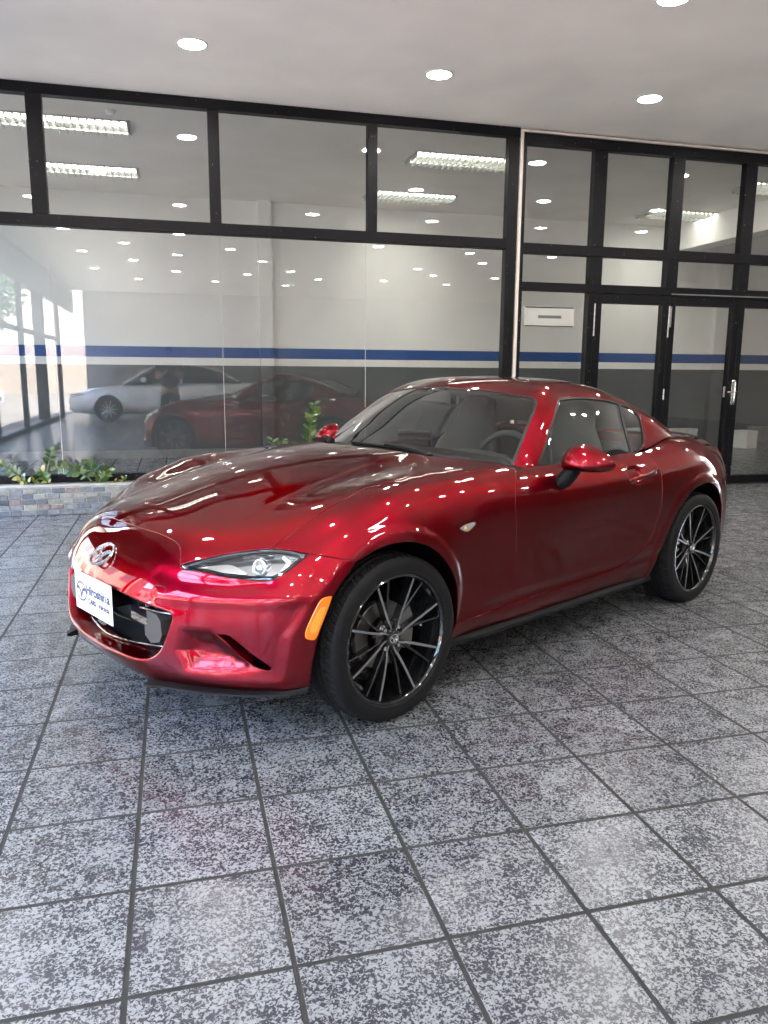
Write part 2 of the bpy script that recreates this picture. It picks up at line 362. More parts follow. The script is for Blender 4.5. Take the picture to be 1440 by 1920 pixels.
    MB().box((4.10, GY + .009, 1.760), (4.66, GY + .0125, 1.769)).build('clip', M_BLACK, n)
shop_front()

# ---------------------------------------------------------------- planter with stone cladding
def planter():
    t = tag(empty('planter', (0, 5.9, 0)), 'low planter clad in small grey, tan and pink stones below the glass', 'planter')
    m = M_CONC
    def bx(n, a, b, mm=m): return MB().box(a, b, ch=.004).build(n, mm, t)
    bx('kerb', (X0 + .02, 5.868 - 5.9, 0), (3.80, 5.97 - 5.9, .245)); bx('end_kerb', (3.70, 5.972 - 5.9, 0), (3.80, 6.236 - 5.9, .245))
    bx('coping', (X0 + .02, 5.855 - 5.9, .2452), (3.81, 5.972 - 5.9, .262), mat('mortar_cap', (.36, .34, .31), .9, var=.2, vscale=10, bump=.5, bscale=80))
    bx('soil', (X0 + .02, 5.972 - 5.9, 0), (3.70, 6.236 - 5.9, .20), mat('soil', (.09, .06, .04), 1, var=.4, vscale=30, bump=1, bscale=60))
    bx('mortar', (X0 + .02, 5.858 - 5.9, 0), (3.80, 5.866 - 5.9, .245), mat('mortar', (.42, .40, .36), .9, var=.15, vscale=20, bump=.5, bscale=150))
    cols = [((.16, .17, .19), 5), ((.23, .235, .25), 5), ((.34, .31, .25), 4), ((.40, .36, .28), 3), ((.31, .20, .17), 2), ((.27, .27, .27), 4), ((.10, .105, .12), 2)]
    ms = [mat('stone', tuple(.75 * (.65 * q + .35 * sum(c) / 3) for q in c), .8, var=.28, vscale=38, bump=.8, bscale=90) for c, _ in cols]
    r = random.Random(11)
    W, hc = .1075, .0475
    n = 0
    for row in range(5):
        x = -1.75 - (.05 if row % 2 else 0) - r.uniform(0, .03)
        while x < 3.7 and n < 296:
            w = W + r.uniform(-.012, .012)
            k = r.choices(range(len(cols)), [c[1] for c in cols])[0]
            if row == 0: k = r.choice((0, 1, 6, 0, 1))
            g = .0035; y = 5.858 - 5.9; d = r.uniform(.006, .013)
            z0 = .003 + row * .0485; z1 = z0 + hc - g
            jit = lambda: r.uniform(-.003, .003)
            a = [(x + g + jit(), z0 + abs(jit())), (x + w - g + jit(), z0 + abs(jit())), (x + w - g + jit(), z1 + jit()), (x + g + jit(), z1 + jit())]
            c_ = .0045
            xm, zm = x + w / 2, (z0 + z1) / 2
            V = [(p[0], y - .001, p[1]) for p in a] + [(p[0], y - d + .003 + jit() * .4, p[1]) for p in a]
            V += [(p[0] + (c_ if p[0] < xm else -c_), y - d + jit() * .7, p[1] + (c_ if p[1] < zm else -c_)) for p in a]
            F = [(0, 1, 5, 4), (1, 2, 6, 5), (2, 3, 7, 6), (3, 0, 4, 7), (4, 5, 9, 8), (5, 6, 10, 9), (6, 7, 11, 10), (7, 4, 8, 11), (8, 9, 10, 11)]
            mesh_obj('stone', V, F, ms[k], t); n += 1
            x += w
planter()

# ---------------------------------------------------------------- recessed downlights
M_LAMP = mat('lamp_disc', (1, 1, 1), .5, emit=(1, .98, .95), es=3.5)
def downlight():
    t = empty('downlight')
    MB().lathe([(.118, -.001), (.118, -.006), (.108, -.009), (.098, -.007), (.098, .0)], 36).build('trim_ring', M_WHITE, t, True)
    MB().lathe([(.0, -.0045), (.0975, -.0045)], 36).build('diffuser', M_LAMP, t)
    return t
DL = [(.73, 5.06), (2.71, 5.13), (3.75, 3.45), (4.70, 5.16)]
DLAB = ['round lit downlight above the left glass bays', 'round lit downlight above the third glass bay', 'round lit downlight at the top edge, nearest the camera', 'round lit downlight above the glass doors']
REST = [(6.66, 5.1), (8.6, 5.1), (-1.3, 5.05), (-.30, 3.26), (5.7, 3.3), (7.6, 3.2), (-1.36, 1.50), (.68, 1.50), (2.69, 1.40), (4.65, 1.4), (6.6, 1.38), (8.41, 1.55), (1.7, -.3), (3.68, -.2),
        (-1.26, -1.09), (.69, -1.10), (4.47, -1.38), (6.49, -1.66), (8.34, -1.66), (-.33, -2.41), (1.7, -2.6), (7.29, -2.95), (-1.23, -3.74), (.67, -3.72), (2.52, -4.2), (6.2, -4.36), (-.27, -4.84), (3.39, -5.8), (6.95, -5.45), (8.65, -5.48),
        (-1.25, -6.6), (.66, -6.6), (2.41, -6.7), (4.30, -7.2), (6.07, -7.0), (7.97, -7.3), (-.3, -8.6), (1.7, -8.6), (3.7, -9)]
proto = downlight()
for k, (x, y) in enumerate(DL + REST):
    o = proto if k == 0 else copy_tree(proto)
    o.location = (x, y, H)
    tag(o, DLAB[k] if k < 4 else 'round downlight out of view, mirrored in the glass', 'ceiling light', 'recessed downlights in the ceiling')

# louvred fluorescent fittings inside the show room
def louvre(nx, lx, ly, label, loc, lit):
    t = tag(empty('louvre_light', loc), label, 'ceiling light', 'louvred fluorescent fittings inside')
    mt = mat('fitting_white', (.5, .5, .48), .4); lo = mat('louvre_metal', (.62, .64, .60), .22, .9)
    f = MB(); w = .018
    f.box((0, 0, -.012), (lx, w, .0)); f.box((0, ly - w, -.012), (lx, ly, 0)); f.box((0, w, -.012), (w, ly - w, 0)); f.box((lx - w, w, -.012), (lx, ly - w, 0))
    f.build('frame', mt, t)
    MB().box((w, w, -.002), (lx - w, ly - w, -.0005)).build('reflector', mat('reflector_lit', (.75, .76, .70), .4, emit=(1, 1, .95), es=lit), t)
    bl = MB()
    bm_ = [(-.006, -.012), (.006, -.012), (.002, -.06), (-.002, -.06)]
    me = None
    for k in range(nx + 2):
        x = w + .012 + (lx - 2 * w - .024) * k / (nx + 1)
        if me is None:
            b = MB().prism([(-.012, -.003), (.012, -.003), (.003, -.055), (-.003, -.055)], (0, w, 0), (1, 0, 0), (0, 0, 1), (0, ly - 2 * w, 0)).build('blade', lo, t); me = b
        else: b = me.copy(); COL.objects.link(b); b.parent = t
        b.location = (x, 0, 0)
    MB().prism([(-.012, -.003), (.012, -.003), (.003, -.054), (-.003, -.054)], (w, ly / 2, 0), (0, 1, 0), (0, 0, 1), (lx - 2 * w, 0, 0)).build('centre_blade', lo, t)
ZL = H - .001
louvre(15, 1.25, .46, 'louvred fluorescent fitting behind the left mullion, upper of two', (-1.07, 7.12, ZL), .2)
louvre(15, 1.25, .5, 'louvred fluorescent fitting behind the left bays, lower of two', (-1.06, 9.0, ZL), .2)
louvre(15, 1.25, .5, 'louvred fluorescent fitting behind the fourth bay, upper of two', (3.18, 7.32, ZL), .33)
louvre(15, 1.25, .5, 'louvred fluorescent fitting behind the fourth bay, lower of two', (3.16, 9.29, ZL), .33)
louvre(15, 1.3, .55, 'louvred fluorescent fitting above the glass doors', (7.50, 9.28, ZL), .33)
louvre(15, 1.3, .5, 'louvred fluorescent fitting at the far right above the doors', (7.75, 7.45, ZL), .33)
MB().lathe([(0, -.05), (.03, -.045), (.045, -.02), (.05, 0)], 16, (.02, 6.85, H)).build('smoke_detector', M_WHITE, None, True)
tag(bpy.data.objects['smoke_detector'], 'small round smoke detector on the ceiling behind the left glass', 'smoke detector')

# odds and ends on the show room floor
def carton(name, label, cat, x, y, w, d, h, m, rz=0):
    t = tag(empty(name, (x, y, 0), rz), label, cat)
    MB().box((-w / 2, -d / 2, 0), (w / 2, d / 2, h), ch=.004).build('body', m, t)
    MB().box((-w / 2 - .003, -d / 2 - .003, h * .86), (w / 2 + .003, d / 2 + .003, h + .004), ch=.003).build('lid', m, t)
M_CARD = mat('pale_card', (.55, .55, .53), .8, var=.12, vscale=9)
carton('storage_box', 'long pale flat carton standing against the grey wall behind the doors', 'box', 8.88, 10.30, .72, .16, .34, M_CARD)
carton('storage_box', 'small white carton on the showroom floor behind the last door', 'box', 10.20, 10.20, .26, .3, .30, M_WHITE, .2)
carton('storage_box', 'low grey carton beside the small white carton', 'box', 10.62, 10.25, .45, .3, .36, mat('grey_card', (.25, .25, .24), .8, var=.2, vscale=9), -.1)
# ---------------------------------------------------------------- car body surfaces
# Car frame: s runs rearward from the front axle, y to the car's own left, z up (metres).
class Star:
    """Smooth closed surface, star shaped about a segment, through given points."""
    def __init__(self, c0, c1, zc, pts, lam=2e-5, feat=None):
        self.c0, self.c1, self.zc, self.feat = c0, c1, zc, feat
        P = np.array(pts, float)
        B, r = self.base(P)
        self.B = B
        n = len(P)
        K = self.kern(B)
        K[np.arange(n), np.arange(n)] += lam
        Q = self.poly(B)
        A = np.zeros((n + 3, n + 3)); A[:n, :n] = K; A[:n, n:] = Q; A[n:, :n] = Q.T
        self.w = np.linalg.solve(A, np.concatenate([r, np.zeros(3)]))
    def base(self, P):
        sp = lambda x: np.logaddexp(0, x / .09) * .09               # softly clamped foot on the axis
        sc = self.c0 + sp(P[:, 0] - self.c0) - sp(P[:, 0] - self.c1)
        d = P - np.stack([sc, 0 * sc, 0 * sc + self.zc], 1)
        r = np.linalg.norm(d, axis=1)
        b = d / np.maximum(r, 1e-9)[:, None] * .6
        b[:, 0] += sc
        return b, r
    def poly(self, B): return np.stack([np.ones(len(B)), B[:, 0], B[:, 2]], 1)
    def kern(self, b):
        x2 = (b[:, 0:1] - self.B[None, :, 0]) ** 2 + (b[:, 2:3] - self.B[None, :, 2]) ** 2
        d1 = np.sqrt(x2 + (b[:, 1:2] - self.B[None, :, 1]) ** 2)
        d2 = np.sqrt(x2 + (b[:, 1:2] + self.B[None, :, 1]) ** 2)
        return d1 ** 3 + d2 ** 3
    def F(self, P):
        out = np.empty(len(P))
        for k in range(0, len(P), 8000):
            p = P[k:k + 8000]
            b, r = self.base(p)
            R = self.kern(b) @ self.w[:-3] + self.poly(b) @ self.w[-3:]
            if self.feat is not None: R = R + self.feat(p)
            out[k:k + 8000] = r - R
        return out
    def root(self, O, D, t0, t1, n=26):
        lo = np.full(len(O), float(t0)); hi = np.full(len(O), float(t1))
        flo = self.F(O + D * lo[:, None]); fhi = self.F(O + D * hi[:, None])
        for k in range(n):
            w = .5 if k % 3 == 2 else np.clip(flo / (flo - fhi + 1e-12), .02, .98)
            m = lo + (hi - lo) * w
            fm = self.F(O + D * m[:, None])
            up = fm > 0
            hi = np.where(up, m, hi); fhi = np.where(up, fm, fhi)
            lo = np.where(up, lo, m); flo = np.where(up, flo, fm)
            if np.max(np.abs(fm)) < 2e-6: break
        return O + D * m[:, None]
    def normal(self, P, e=.002):
        g = np.stack([self.F(P + e * np.eye(3)[k]) - self.F(P - e * np.eye(3)[k]) for k in range(3)], 1)
        return g / np.linalg.norm(g, axis=1)[:, None]
    def chart(self, P, kind):
        P = np.asarray(P, float)
        if kind == 'v': return P[:, :2].copy()
        if kind == 'r': return np.stack([P[:, 0], .62 * np.arctan2(P[:, 2] - self.zc, P[:, 1])], 1)
        if kind == 'b':
            d = P - [self.c0, 0, self.zc]
            return np.stack([.75 * np.arctan2(d[:, 1], -d[:, 0]), .75 * np.arctan2(d[:, 2], np.hypot(d[:, 0], d[:, 1]))], 1)
        if kind == 't':                                   # tail, about the rear end of the axis
            d = P - [self.c1, 0, self.zc]
            return np.stack([.75 * np.arctan2(d[:, 1], d[:, 0]), .75 * np.arctan2(d[:, 2], np.hypot(d[:, 0], d[:, 1]))], 1)
    def cast(self, uv, kind):
        uv = np.asarray(uv, float); n = len(uv); z = np.zeros(n)
        if kind == 'v':
            return self.root(np.stack([uv[:, 0], uv[:, 1], z + self.zc], 1), np.tile([0, 0, 1.], (n, 1)), .0, .9)
        if kind == 'r':
            th = uv[:, 1] / .62
            return self.root(np.stack([uv[:, 0], z, z + self.zc], 1), np.stack([z, np.cos(th), np.sin(th)], 1), .1, 1.3)
        a, e = uv[:, 0] / .75, uv[:, 1] / .75
        if kind == 'b':
            return self.root(np.tile([self.c0, 0, self.zc], (n, 1)), np.stack([-np.cos(a) * np.cos(e), np.sin(a) * np.cos(e), np.sin(e)], 1), .1, 1.4)
        if kind == 't':
            return self.root(np.tile([self.c1, 0, self.zc], (n, 1)), np.stack([np.cos(a) * np.cos(e), np.sin(a) * np.cos(e), np.sin(e)], 1), .1, 1.4)

def smooth(a, b, x):
    t = np.clip((x - a) / (b - a), 0, 1)
    return t * t * (3 - 2 * t)

def seg_dist(P, L, closed=False):
    """distance of 2-D points from a polyline"""
    L = np.asarray(L, float)
    if closed: L = np.concatenate([L, L[:1]])
    best = np.full(len(P), 9.)
    for a, b in zip(L[:-1], L[1:]):
        d = b - a
        t = np.clip(((P - a) @ d) / (d @ d + 1e-12), 0, 1)
        best = np.minimum(best, np.linalg.norm(P - a - t[:, None] * d, axis=1))
    return best

def in_poly(P, L):
    L = np.asarray(L, float); c = np.zeros(len(P), bool)
    for (x1, y1), (x2, y2) in zip(L, np.roll(L, -1, 0)):
        if y1 == y2: continue
        c ^= ((y1 > P[:, 1]) != (y2 > P[:, 1])) & (P[:, 0] < (x2 - x1) * (P[:, 1] - y1) / (y2 - y1) + x1)
    return c

FRONT_ARCH = [(-.405, .20), (-.418, .25), (-.400, .39), (-.34, .51), (-.248, .607), (-.14, .66), (-.05, .680), (.028, .678), (.10, .659), (.164, .629), (.223, .579), (.268, .523), (.291, .467), (.297, .41), (.290, .343), (.250, .257), (.225, .20)]
REAR_ARCH = [(1.86, .20), (1.90, .36), (1.945, .48), (2.00, .555), (2.06, .612), (2.13, .650), (2.22, .676), (2.31, .684), (2.40, .672), (2.49, .638), (2.57, .58), (2.625, .51), (2.66, .41), (2.665, .25)]
SCOOP = [(.478, .425), (.585, .425), (.725, .297), (.705, .272), (.60, .258), (.50, .256), (.455, .33)]

def body_feat(p):
    ay = np.abs(p[:, 1])
    out = np.zeros(len(p))
    sz = p[:, [0, 2]]
    side = smooth(.55, .7, ay)
    for arch in (FRONT_ARCH, REAR_ARCH):
        m = (side > 0) & (np.abs(p[:, 0] - (-.06 if arch is FRONT_ARCH else 2.31)) < .55)
        if m.any():
            d = seg_dist(sz[m], arch)
            d = np.where(in_poly(sz[m], arch), 0, d)
            out[m] += .0075 * smooth(.066, .030, d) * side[m]
    # hood crease either side of the raised centre
    m = (p[:, 0] > -.56) & (p[:, 0] < .7) & (p[:, 2] > .62) & (ay < .62)
    if m.any():
        s = p[m, 0]; yc = .43 - .10 * np.clip(s + .5, 0, 1.2)
        dy = ay[m] - yc
        a = .0042 * smooth(-.54, -.25, s) * (1 - .6 * smooth(.1, .6, s))
        out[m] += a * np.where(dy < 0, np.exp(-(dy / .11) ** 2), np.exp(-(dy / .03) ** 2))
    # scooped corners of the front bumper
    m = (p[:, 0] < -.2) & (p[:, 2] < .62) & (ay > .4)
    if m.any():
        q = np.stack([ay[m], p[m, 2]], 1)
        ins = in_poly(q, SCOOP)
        d = seg_dist(q, SCOOP, True)
        out[m] -= np.where(ins, .030 * smooth(0, .075, d), 0)
        # lip under the scoop and the crease from the mouth corner
        d2 = seg_dist(q, [(.50, .245), (.62, .232), (.74, .235)])
        out[m] += .008 * np.exp(-(d2 / .03) ** 2)
    # pinch under the headlamp pod
    m = (p[:, 0] < -.25) & (p[:, 2] > .45) & (p[:, 2] < .66) & (ay > .3)
    if m.any():
        q = np.stack([ay[m], p[m, 2]], 1)
        d = seg_dist(q, [(.36, .585), (.48, .572), (.60, .562), (.70, .575)])
        out[m] -= .006 * np.exp(-(d / .022) ** 2)
        d = seg_dist(q, [(.40, .52), (.56, .522), (.70, .525), (.80, .535)])
        out[m] += .007 * np.exp(-(d / .026) ** 2)
    # handle dish in the door
    m = (ay > .6) & (p[:, 0] > 1.4) & (p[:, 0] < 1.9)
    if m.any():
        e = np.hypot((p[m, 0] - 1.625) / .085, (p[m, 2] - .782) / .046)
        out[m] -= .022 * smooth(1.0, .55, e)
    # tuck along the lower door
    m = (ay > .6) & (p[:, 0] > .2) & (p[:, 0] < 2.0) & (p[:, 2] < .5)
    if m.any():
        zc = .325 + .012 * (p[m, 0] - .7)
        out[m] -= .007 * np.exp(-((p[m, 2] - zc) / .022) ** 2) * smooth(.35, .7, p[m, 0])
    return out

def station(s, *yz): return [(s, y, z) for y, z in yz]
def spline1(x, y, lam):
    """smoothing cubic through (x, y): returns a function"""
    x = np.asarray(x, float); y = np.asarray(y, float); n = len(x)
    K = np.abs(x[:, None] - x[None]) ** 3 + lam * np.eye(n)
    A = np.zeros((n + 2, n + 2)); A[:n, :n] = K; A[:n, n] = A[n, :n] = 1; A[:n, n + 1] = A[n + 1, :n] = x
    w = np.linalg.solve(A, np.concatenate([y, np.zeros((2,) + y.shape[1:])]))
    return lambda t: np.abs(np.asarray(t)[:, None] - x[None]) ** 3 @ w[:n] + w[n] + np.asarray(t)[:, None] * w[n + 1] if y.ndim > 1 else np.abs(np.asarray(t)[:, None] - x[None]) ** 3 @ w[:n] + w[n] + np.asarray(t) * w[n + 1]
SECT = {
    -.2: [(.80, .2), (.83, .35), (.845, .5), (.851, .60), (.847, .65), (.832, .695), (.80, .735), (.755, .768), (.70, .788), (.645, .795), (.55, .791), (.4, .795), (.2, .813), (0, .821)],
    0: [(.80, .2), (.835, .35), (.852, .5), (.862, .64), (.858, .69), (.846, .73), (.822, .775), (.785, .815), (.735, .843), (.68, .855), (.62, .855), (.53, .848), (.4, .846), (.2, .862), (0, .868)],
    .2: [(.80, .2), (.832, .35), (.852, .5), (.858, .58), (.853, .65), (.843, .71), (.823, .765), (.787, .815), (.738, .852), (.68, .868), (.62, .872), (.5, .871), (.35, .885), (.2, .898), (0, .903)],
    .4: [(.79, .19), (.803, .24), (.822, .30), (.828, .38), (.834, .5), (.842, .6), (.846, .68), (.840, .74), (.818, .795), (.783, .838), (.735, .865), (.68, .877), (.55, .886), (.4, .900), (.2, .918), (0, .924)],
    .7: [(.79, .19), (.802, .24), (.820, .30), (.822, .36), (.826, .44), (.832, .52), (.842, .62), (.844, .70), (.834, .76), (.808, .815), (.768, .855), (.72, .875), (.6, .897), (.4, .922), (.2, .94), (0, .945)],
    1.2: [(.79, .19), (.802, .24), (.818, .30), (.816, .36), (.820, .44), (.828, .52), (.842, .62), (.845, .69), (.838, .75), (.814, .803), (.77, .843), (.715, .866), (.5, .92), (.25, .95), (0, .96)],
    1.6: [(.79, .19), (.804, .24), (.826, .30), (.825, .38), (.832, .48), (.846, .58), (.855, .66), (.853, .73), (.836, .785), (.795, .835), (.74, .868), (.69, .886), (.5, .93), (.25, .953), (0, .96)],
    1.9: [(.80, .2), (.84, .35), (.858, .48), (.868, .57), (.868, .65), (.860, .72), (.838, .785), (.80, .838), (.752, .872), (.70, .894), (.5, .93), (.25, .946), (0, .95)],
    2.1: [(.80, .2), (.84, .35), (.862, .5), (.870, .6), (.868, .68), (.856, .75), (.828, .81), (.785, .86), (.735, .893), (.68, .912), (.5, .935), (.25, .946), (0, .95)],
    2.31: [(.80, .2), (.84, .35), (.862, .5), (.868, .62), (.866, .69), (.850, .76), (.818, .82), (.773, .868), (.72, .902), (.65, .925), (.5, .938), (.3, .944), (0, .948)],
    2.55: [(.78, .2), (.82, .35), (.838, .48), (.842, .6), (.832, .69), (.808, .765), (.772, .825), (.725, .873), (.66, .907), (.55, .925), (.3, .934), (0, .937)],
}
TH = np.radians(np.concatenate([np.linspace(-21, 50, 24), np.linspace(55, 90, 7)]))
ZC = .50
def section_radius(yz):
    P = np.array(yz); P = np.concatenate([P, P[::-1][1:] * [-1, 1]])          # both halves, so the crown is level at the centre
    th = np.arctan2(P[:, 1] - ZC, P[:, 0]); return spline1(th, np.hypot(P[:, 0], P[:, 1] - ZC), 4e-5)(TH)
_ss = np.array(sorted(SECT)); _R = np.array([section_radius(SECT[s]) for s in _ss])
_fs = spline1(_ss, _R, 6e-4)
GRID_S = np.concatenate([[-.2, -.1], np.linspace(0, 2.5, 21)])
_G = _fs(GRID_S)
def _sec_pts():
    out = []
    for s, R in zip(GRID_S, _G):
        for t, r in zip(TH, R): out.append((s, max(0., r * math.cos(t)), ZC + r * math.sin(t)))
    return out
NOSE = (
    [(-.45, 0, .759), (-.58, 0, .710), (-.66, 0, .655), (-.715, 0, .598), (-.755, 0, .54), (-.772, 0, .51), (-.785, 0, .45), (-.787, 0, .37), (-.778, 0, .29), (-.765, 0, .245), (-.745, 0, .19), (-.6, 0, .145)]
    + [(-.45, .2, .7535), (-.575, .2, .705), (-.648, .2, .652), (-.705, .2, .595), (-.745, .2, .535), (-.772, .2, .45), (-.774, .2, .36), (-.762, .2, .27), (-.738, .2, .19)]
    + [(-.42, .4, .738), (-.53, .4, .702), (-.61, .4, .655), (-.655, .4, .606), (-.69, .4, .55), (-.715, .4, .47), (-.72, .4, .39), (-.712, .4, .29), (-.702, .4, .19)]
    + [(-.40, .55, .722), (-.49, .55, .678), (-.55, .55, .630), (-.583, .55, .59), (-.617, .55, .54), (-.632, .55, .47), (-.632, .55, .38), (-.618, .55, .28), (-.612, .55, .18)]
    + [(-.33, .65, .722), (-.42, .65, .676), (-.475, .65, .625), (-.512, .65, .58), (-.547, .65, .53), (-.562, .65, .46), (-.557, .65, .37), (-.54, .65, .28), (-.532, .65, .18)]
    + [(-.36, .72, .684), (-.42, .72, .634), (-.462, .72, .587), (-.492, .72, .53), (-.502, .72, .46), (-.497, .72, .37), (-.482, .72, .28), (-.466, .72, .18)]
    + [(-.30, .775, .692), (-.352, .775, .655), (-.40, .78, .60), (-.425, .78, .53), (-.43, .78, .45), (-.425, .78, .36), (-.41, .78, .27), (-.385, .772, .18)]
    + station(-.33, (.836, .56), (.838, .5), (.832, .4), (.82, .3)))
REST_ = (station(2.75, (.74, .2), (.78, .35), (.792, .48), (.790, .6), (.772, .70), (.742, .775), (.702, .835), (.645, .877), (.55, .903), (.3, .915), (0, .92))
    + station(2.95, (.66, .2), (.69, .35), (.70, .48), (.692, .6), (.668, .71), (.625, .79), (.56, .848), (.4, .882), (0, .895))
    + [(3.06, .5, .4), (3.06, .52, .6), (3.045, .45, .75), (3.03, .35, .84), (3.12, .2, .4), (3.13, .2, .6), (3.11, .2, .75), (3.07, .2, .845), (3.14, 0, .42), (3.145, 0, .6), (3.12, 0, .76), (3.075, 0, .855), (3.05, 0, .25), (3.0, .4, .22)]
    + [(s, y, z) for s in (-.4, 0, .5, 1, 1.5, 2, 2.5) for y, z in ((0, .14), (.4, .145), (.7, .16))])
_sp = _sec_pts()
# the bonnet: one smooth polynomial sheet through the section and nose points
def _bonnet():
    P = np.array([p for p in _sp + NOSE if p[1] <= .64 and -.47 < p[0] < .72 and p[2] > .69 + .0 * p[0]])
    P = P[P[:, 2] > .66]
    T_ = lambda s, y: np.stack([s ** i * y ** (2 * j) for i in range(4) for j in range(5) if i + j < 6], 1)
    w = np.linalg.lstsq(T_(P[:, 0], P[:, 1]), P[:, 2], rcond=None)[0]
    S_, Y_ = np.meshgrid(np.linspace(-.44, .68, 13), [0, .1, .2, .3, .4, .48, .56]); S_, Y_ = S_.ravel(), Y_.ravel()
    k = Y_ < .60 - .7 * np.clip(-.25 - S_, 0, 1); S_, Y_ = S_[k], Y_[k]
    Z = T_(S_, Y_) @ w
    return P, T_(P[:, 0], P[:, 1]) @ w - P[:, 2], [tuple(q) for q in np.stack([S_, Y_, Z], 1)]
_bp, _br, BONNET = _bonnet()
_on = lambda p: p[1] < .60 and -.47 <= p[0] <= .7 and p[2] > .70
_sp = [p for p in _sp if not _on(p)]; _ns = [p for p in NOSE if not _on(p)]
LAND = _sp + BONNET + _ns + REST_
LAM = np.concatenate([np.full(len(_sp), 1e-4), np.full(len(BONNET), 5e-5), np.full(len(_ns), 8e-4), np.full(len(REST_), 2e-4)])
BODY = Star(-.05, 2.4, .50, LAND, LAM, body_feat)
def shield(z, s0, k=.83): return [(s0 + k * y * y, y, z - .015 * y * y) for y in (0, .17, .34, .5) if z < 1.19 or y < .4]
CABL = (shield(.87, .46, .95) + shield(.935, .59, .9) + shield(1.0, .70) + shield(1.075, .84) + shield(1.15, .982) + shield(1.20, 1.105)
    + [(.87, .655, .87), (1.014, .616, 1.0), (1.06, .596, 1.037), (1.14, .56, 1.1), (1.21, .526, 1.15)]
    + [(.965, .652, .978), (1.05, .642, 1.035), (1.12, .605, 1.092), (1.18, .566, 1.143), (1.25, .515, 1.182)]
    + [(.90, .69, .865), (.98, .715, .853), (1.075, .684, .94), (1.09, .675, .968), (1.165, .642, 1.035), (1.25, .603, 1.105), (1.325, .566, 1.15)]
    + station(1.25, (.4, 1.207), (.2, 1.231), (0, 1.238))
    + station(1.2, (.722, .86), (.703, .9), (.672, .97))
    + station(1.5, (.722, .855), (.703, .9), (.660, 1.0), (.605, 1.09), (.560, 1.148), (.513, 1.192), (.4, 1.229), (.2, 1.250), (0, 1.256))
    + station(1.65, (.715, .856), (.557, 1.148), (.507, 1.192), (.4, 1.226), (.2, 1.244), (0, 1.248))
    + station(1.8, (.71, .858), (.69, .9), (.645, 1.0), (.592, 1.087), (.555, 1.138), (.505, 1.180), (.4, 1.208), (.2, 1.219), (0, 1.221))
    + station(2.0, (.705, .873), (.685, .92), (.637, 1.0), (.585, 1.072), (.55, 1.112), (.5, 1.143), (.4, 1.149), (.2, 1.142), (0, 1.139))
    + station(2.2, (.68, .928), (.632, 1.0), (.575, 1.043), (.515, 1.064), (.4, 1.058), (.2, 1.041), (0, 1.035))
    + station(2.4, (.64, .925), (.575, .965), (.505, .979), (.4, .970), (.2, .952), (0, .946))
    + station(2.6, (.58, .905), (.5, .910), (.4, .905), (.2, .892), (0, .887))
    + [(2.78, .4, .8), (2.8, 0, .8), (2.6, .62, .8), (2.2, .71, .8), (1.8, .725, .8), (1.2, .73, .8), (.9, .71, .8), (.6, .5, .8), (.42, 0, .8)]
    + [(s, y, z) for s in (.9, 1.3, 1.8, 2.2) for y, z in ((0, .5), (.4, .5), (.65, .62))])
CAB = Star(1.3, 2.1, .80, CABL, 5e-4)
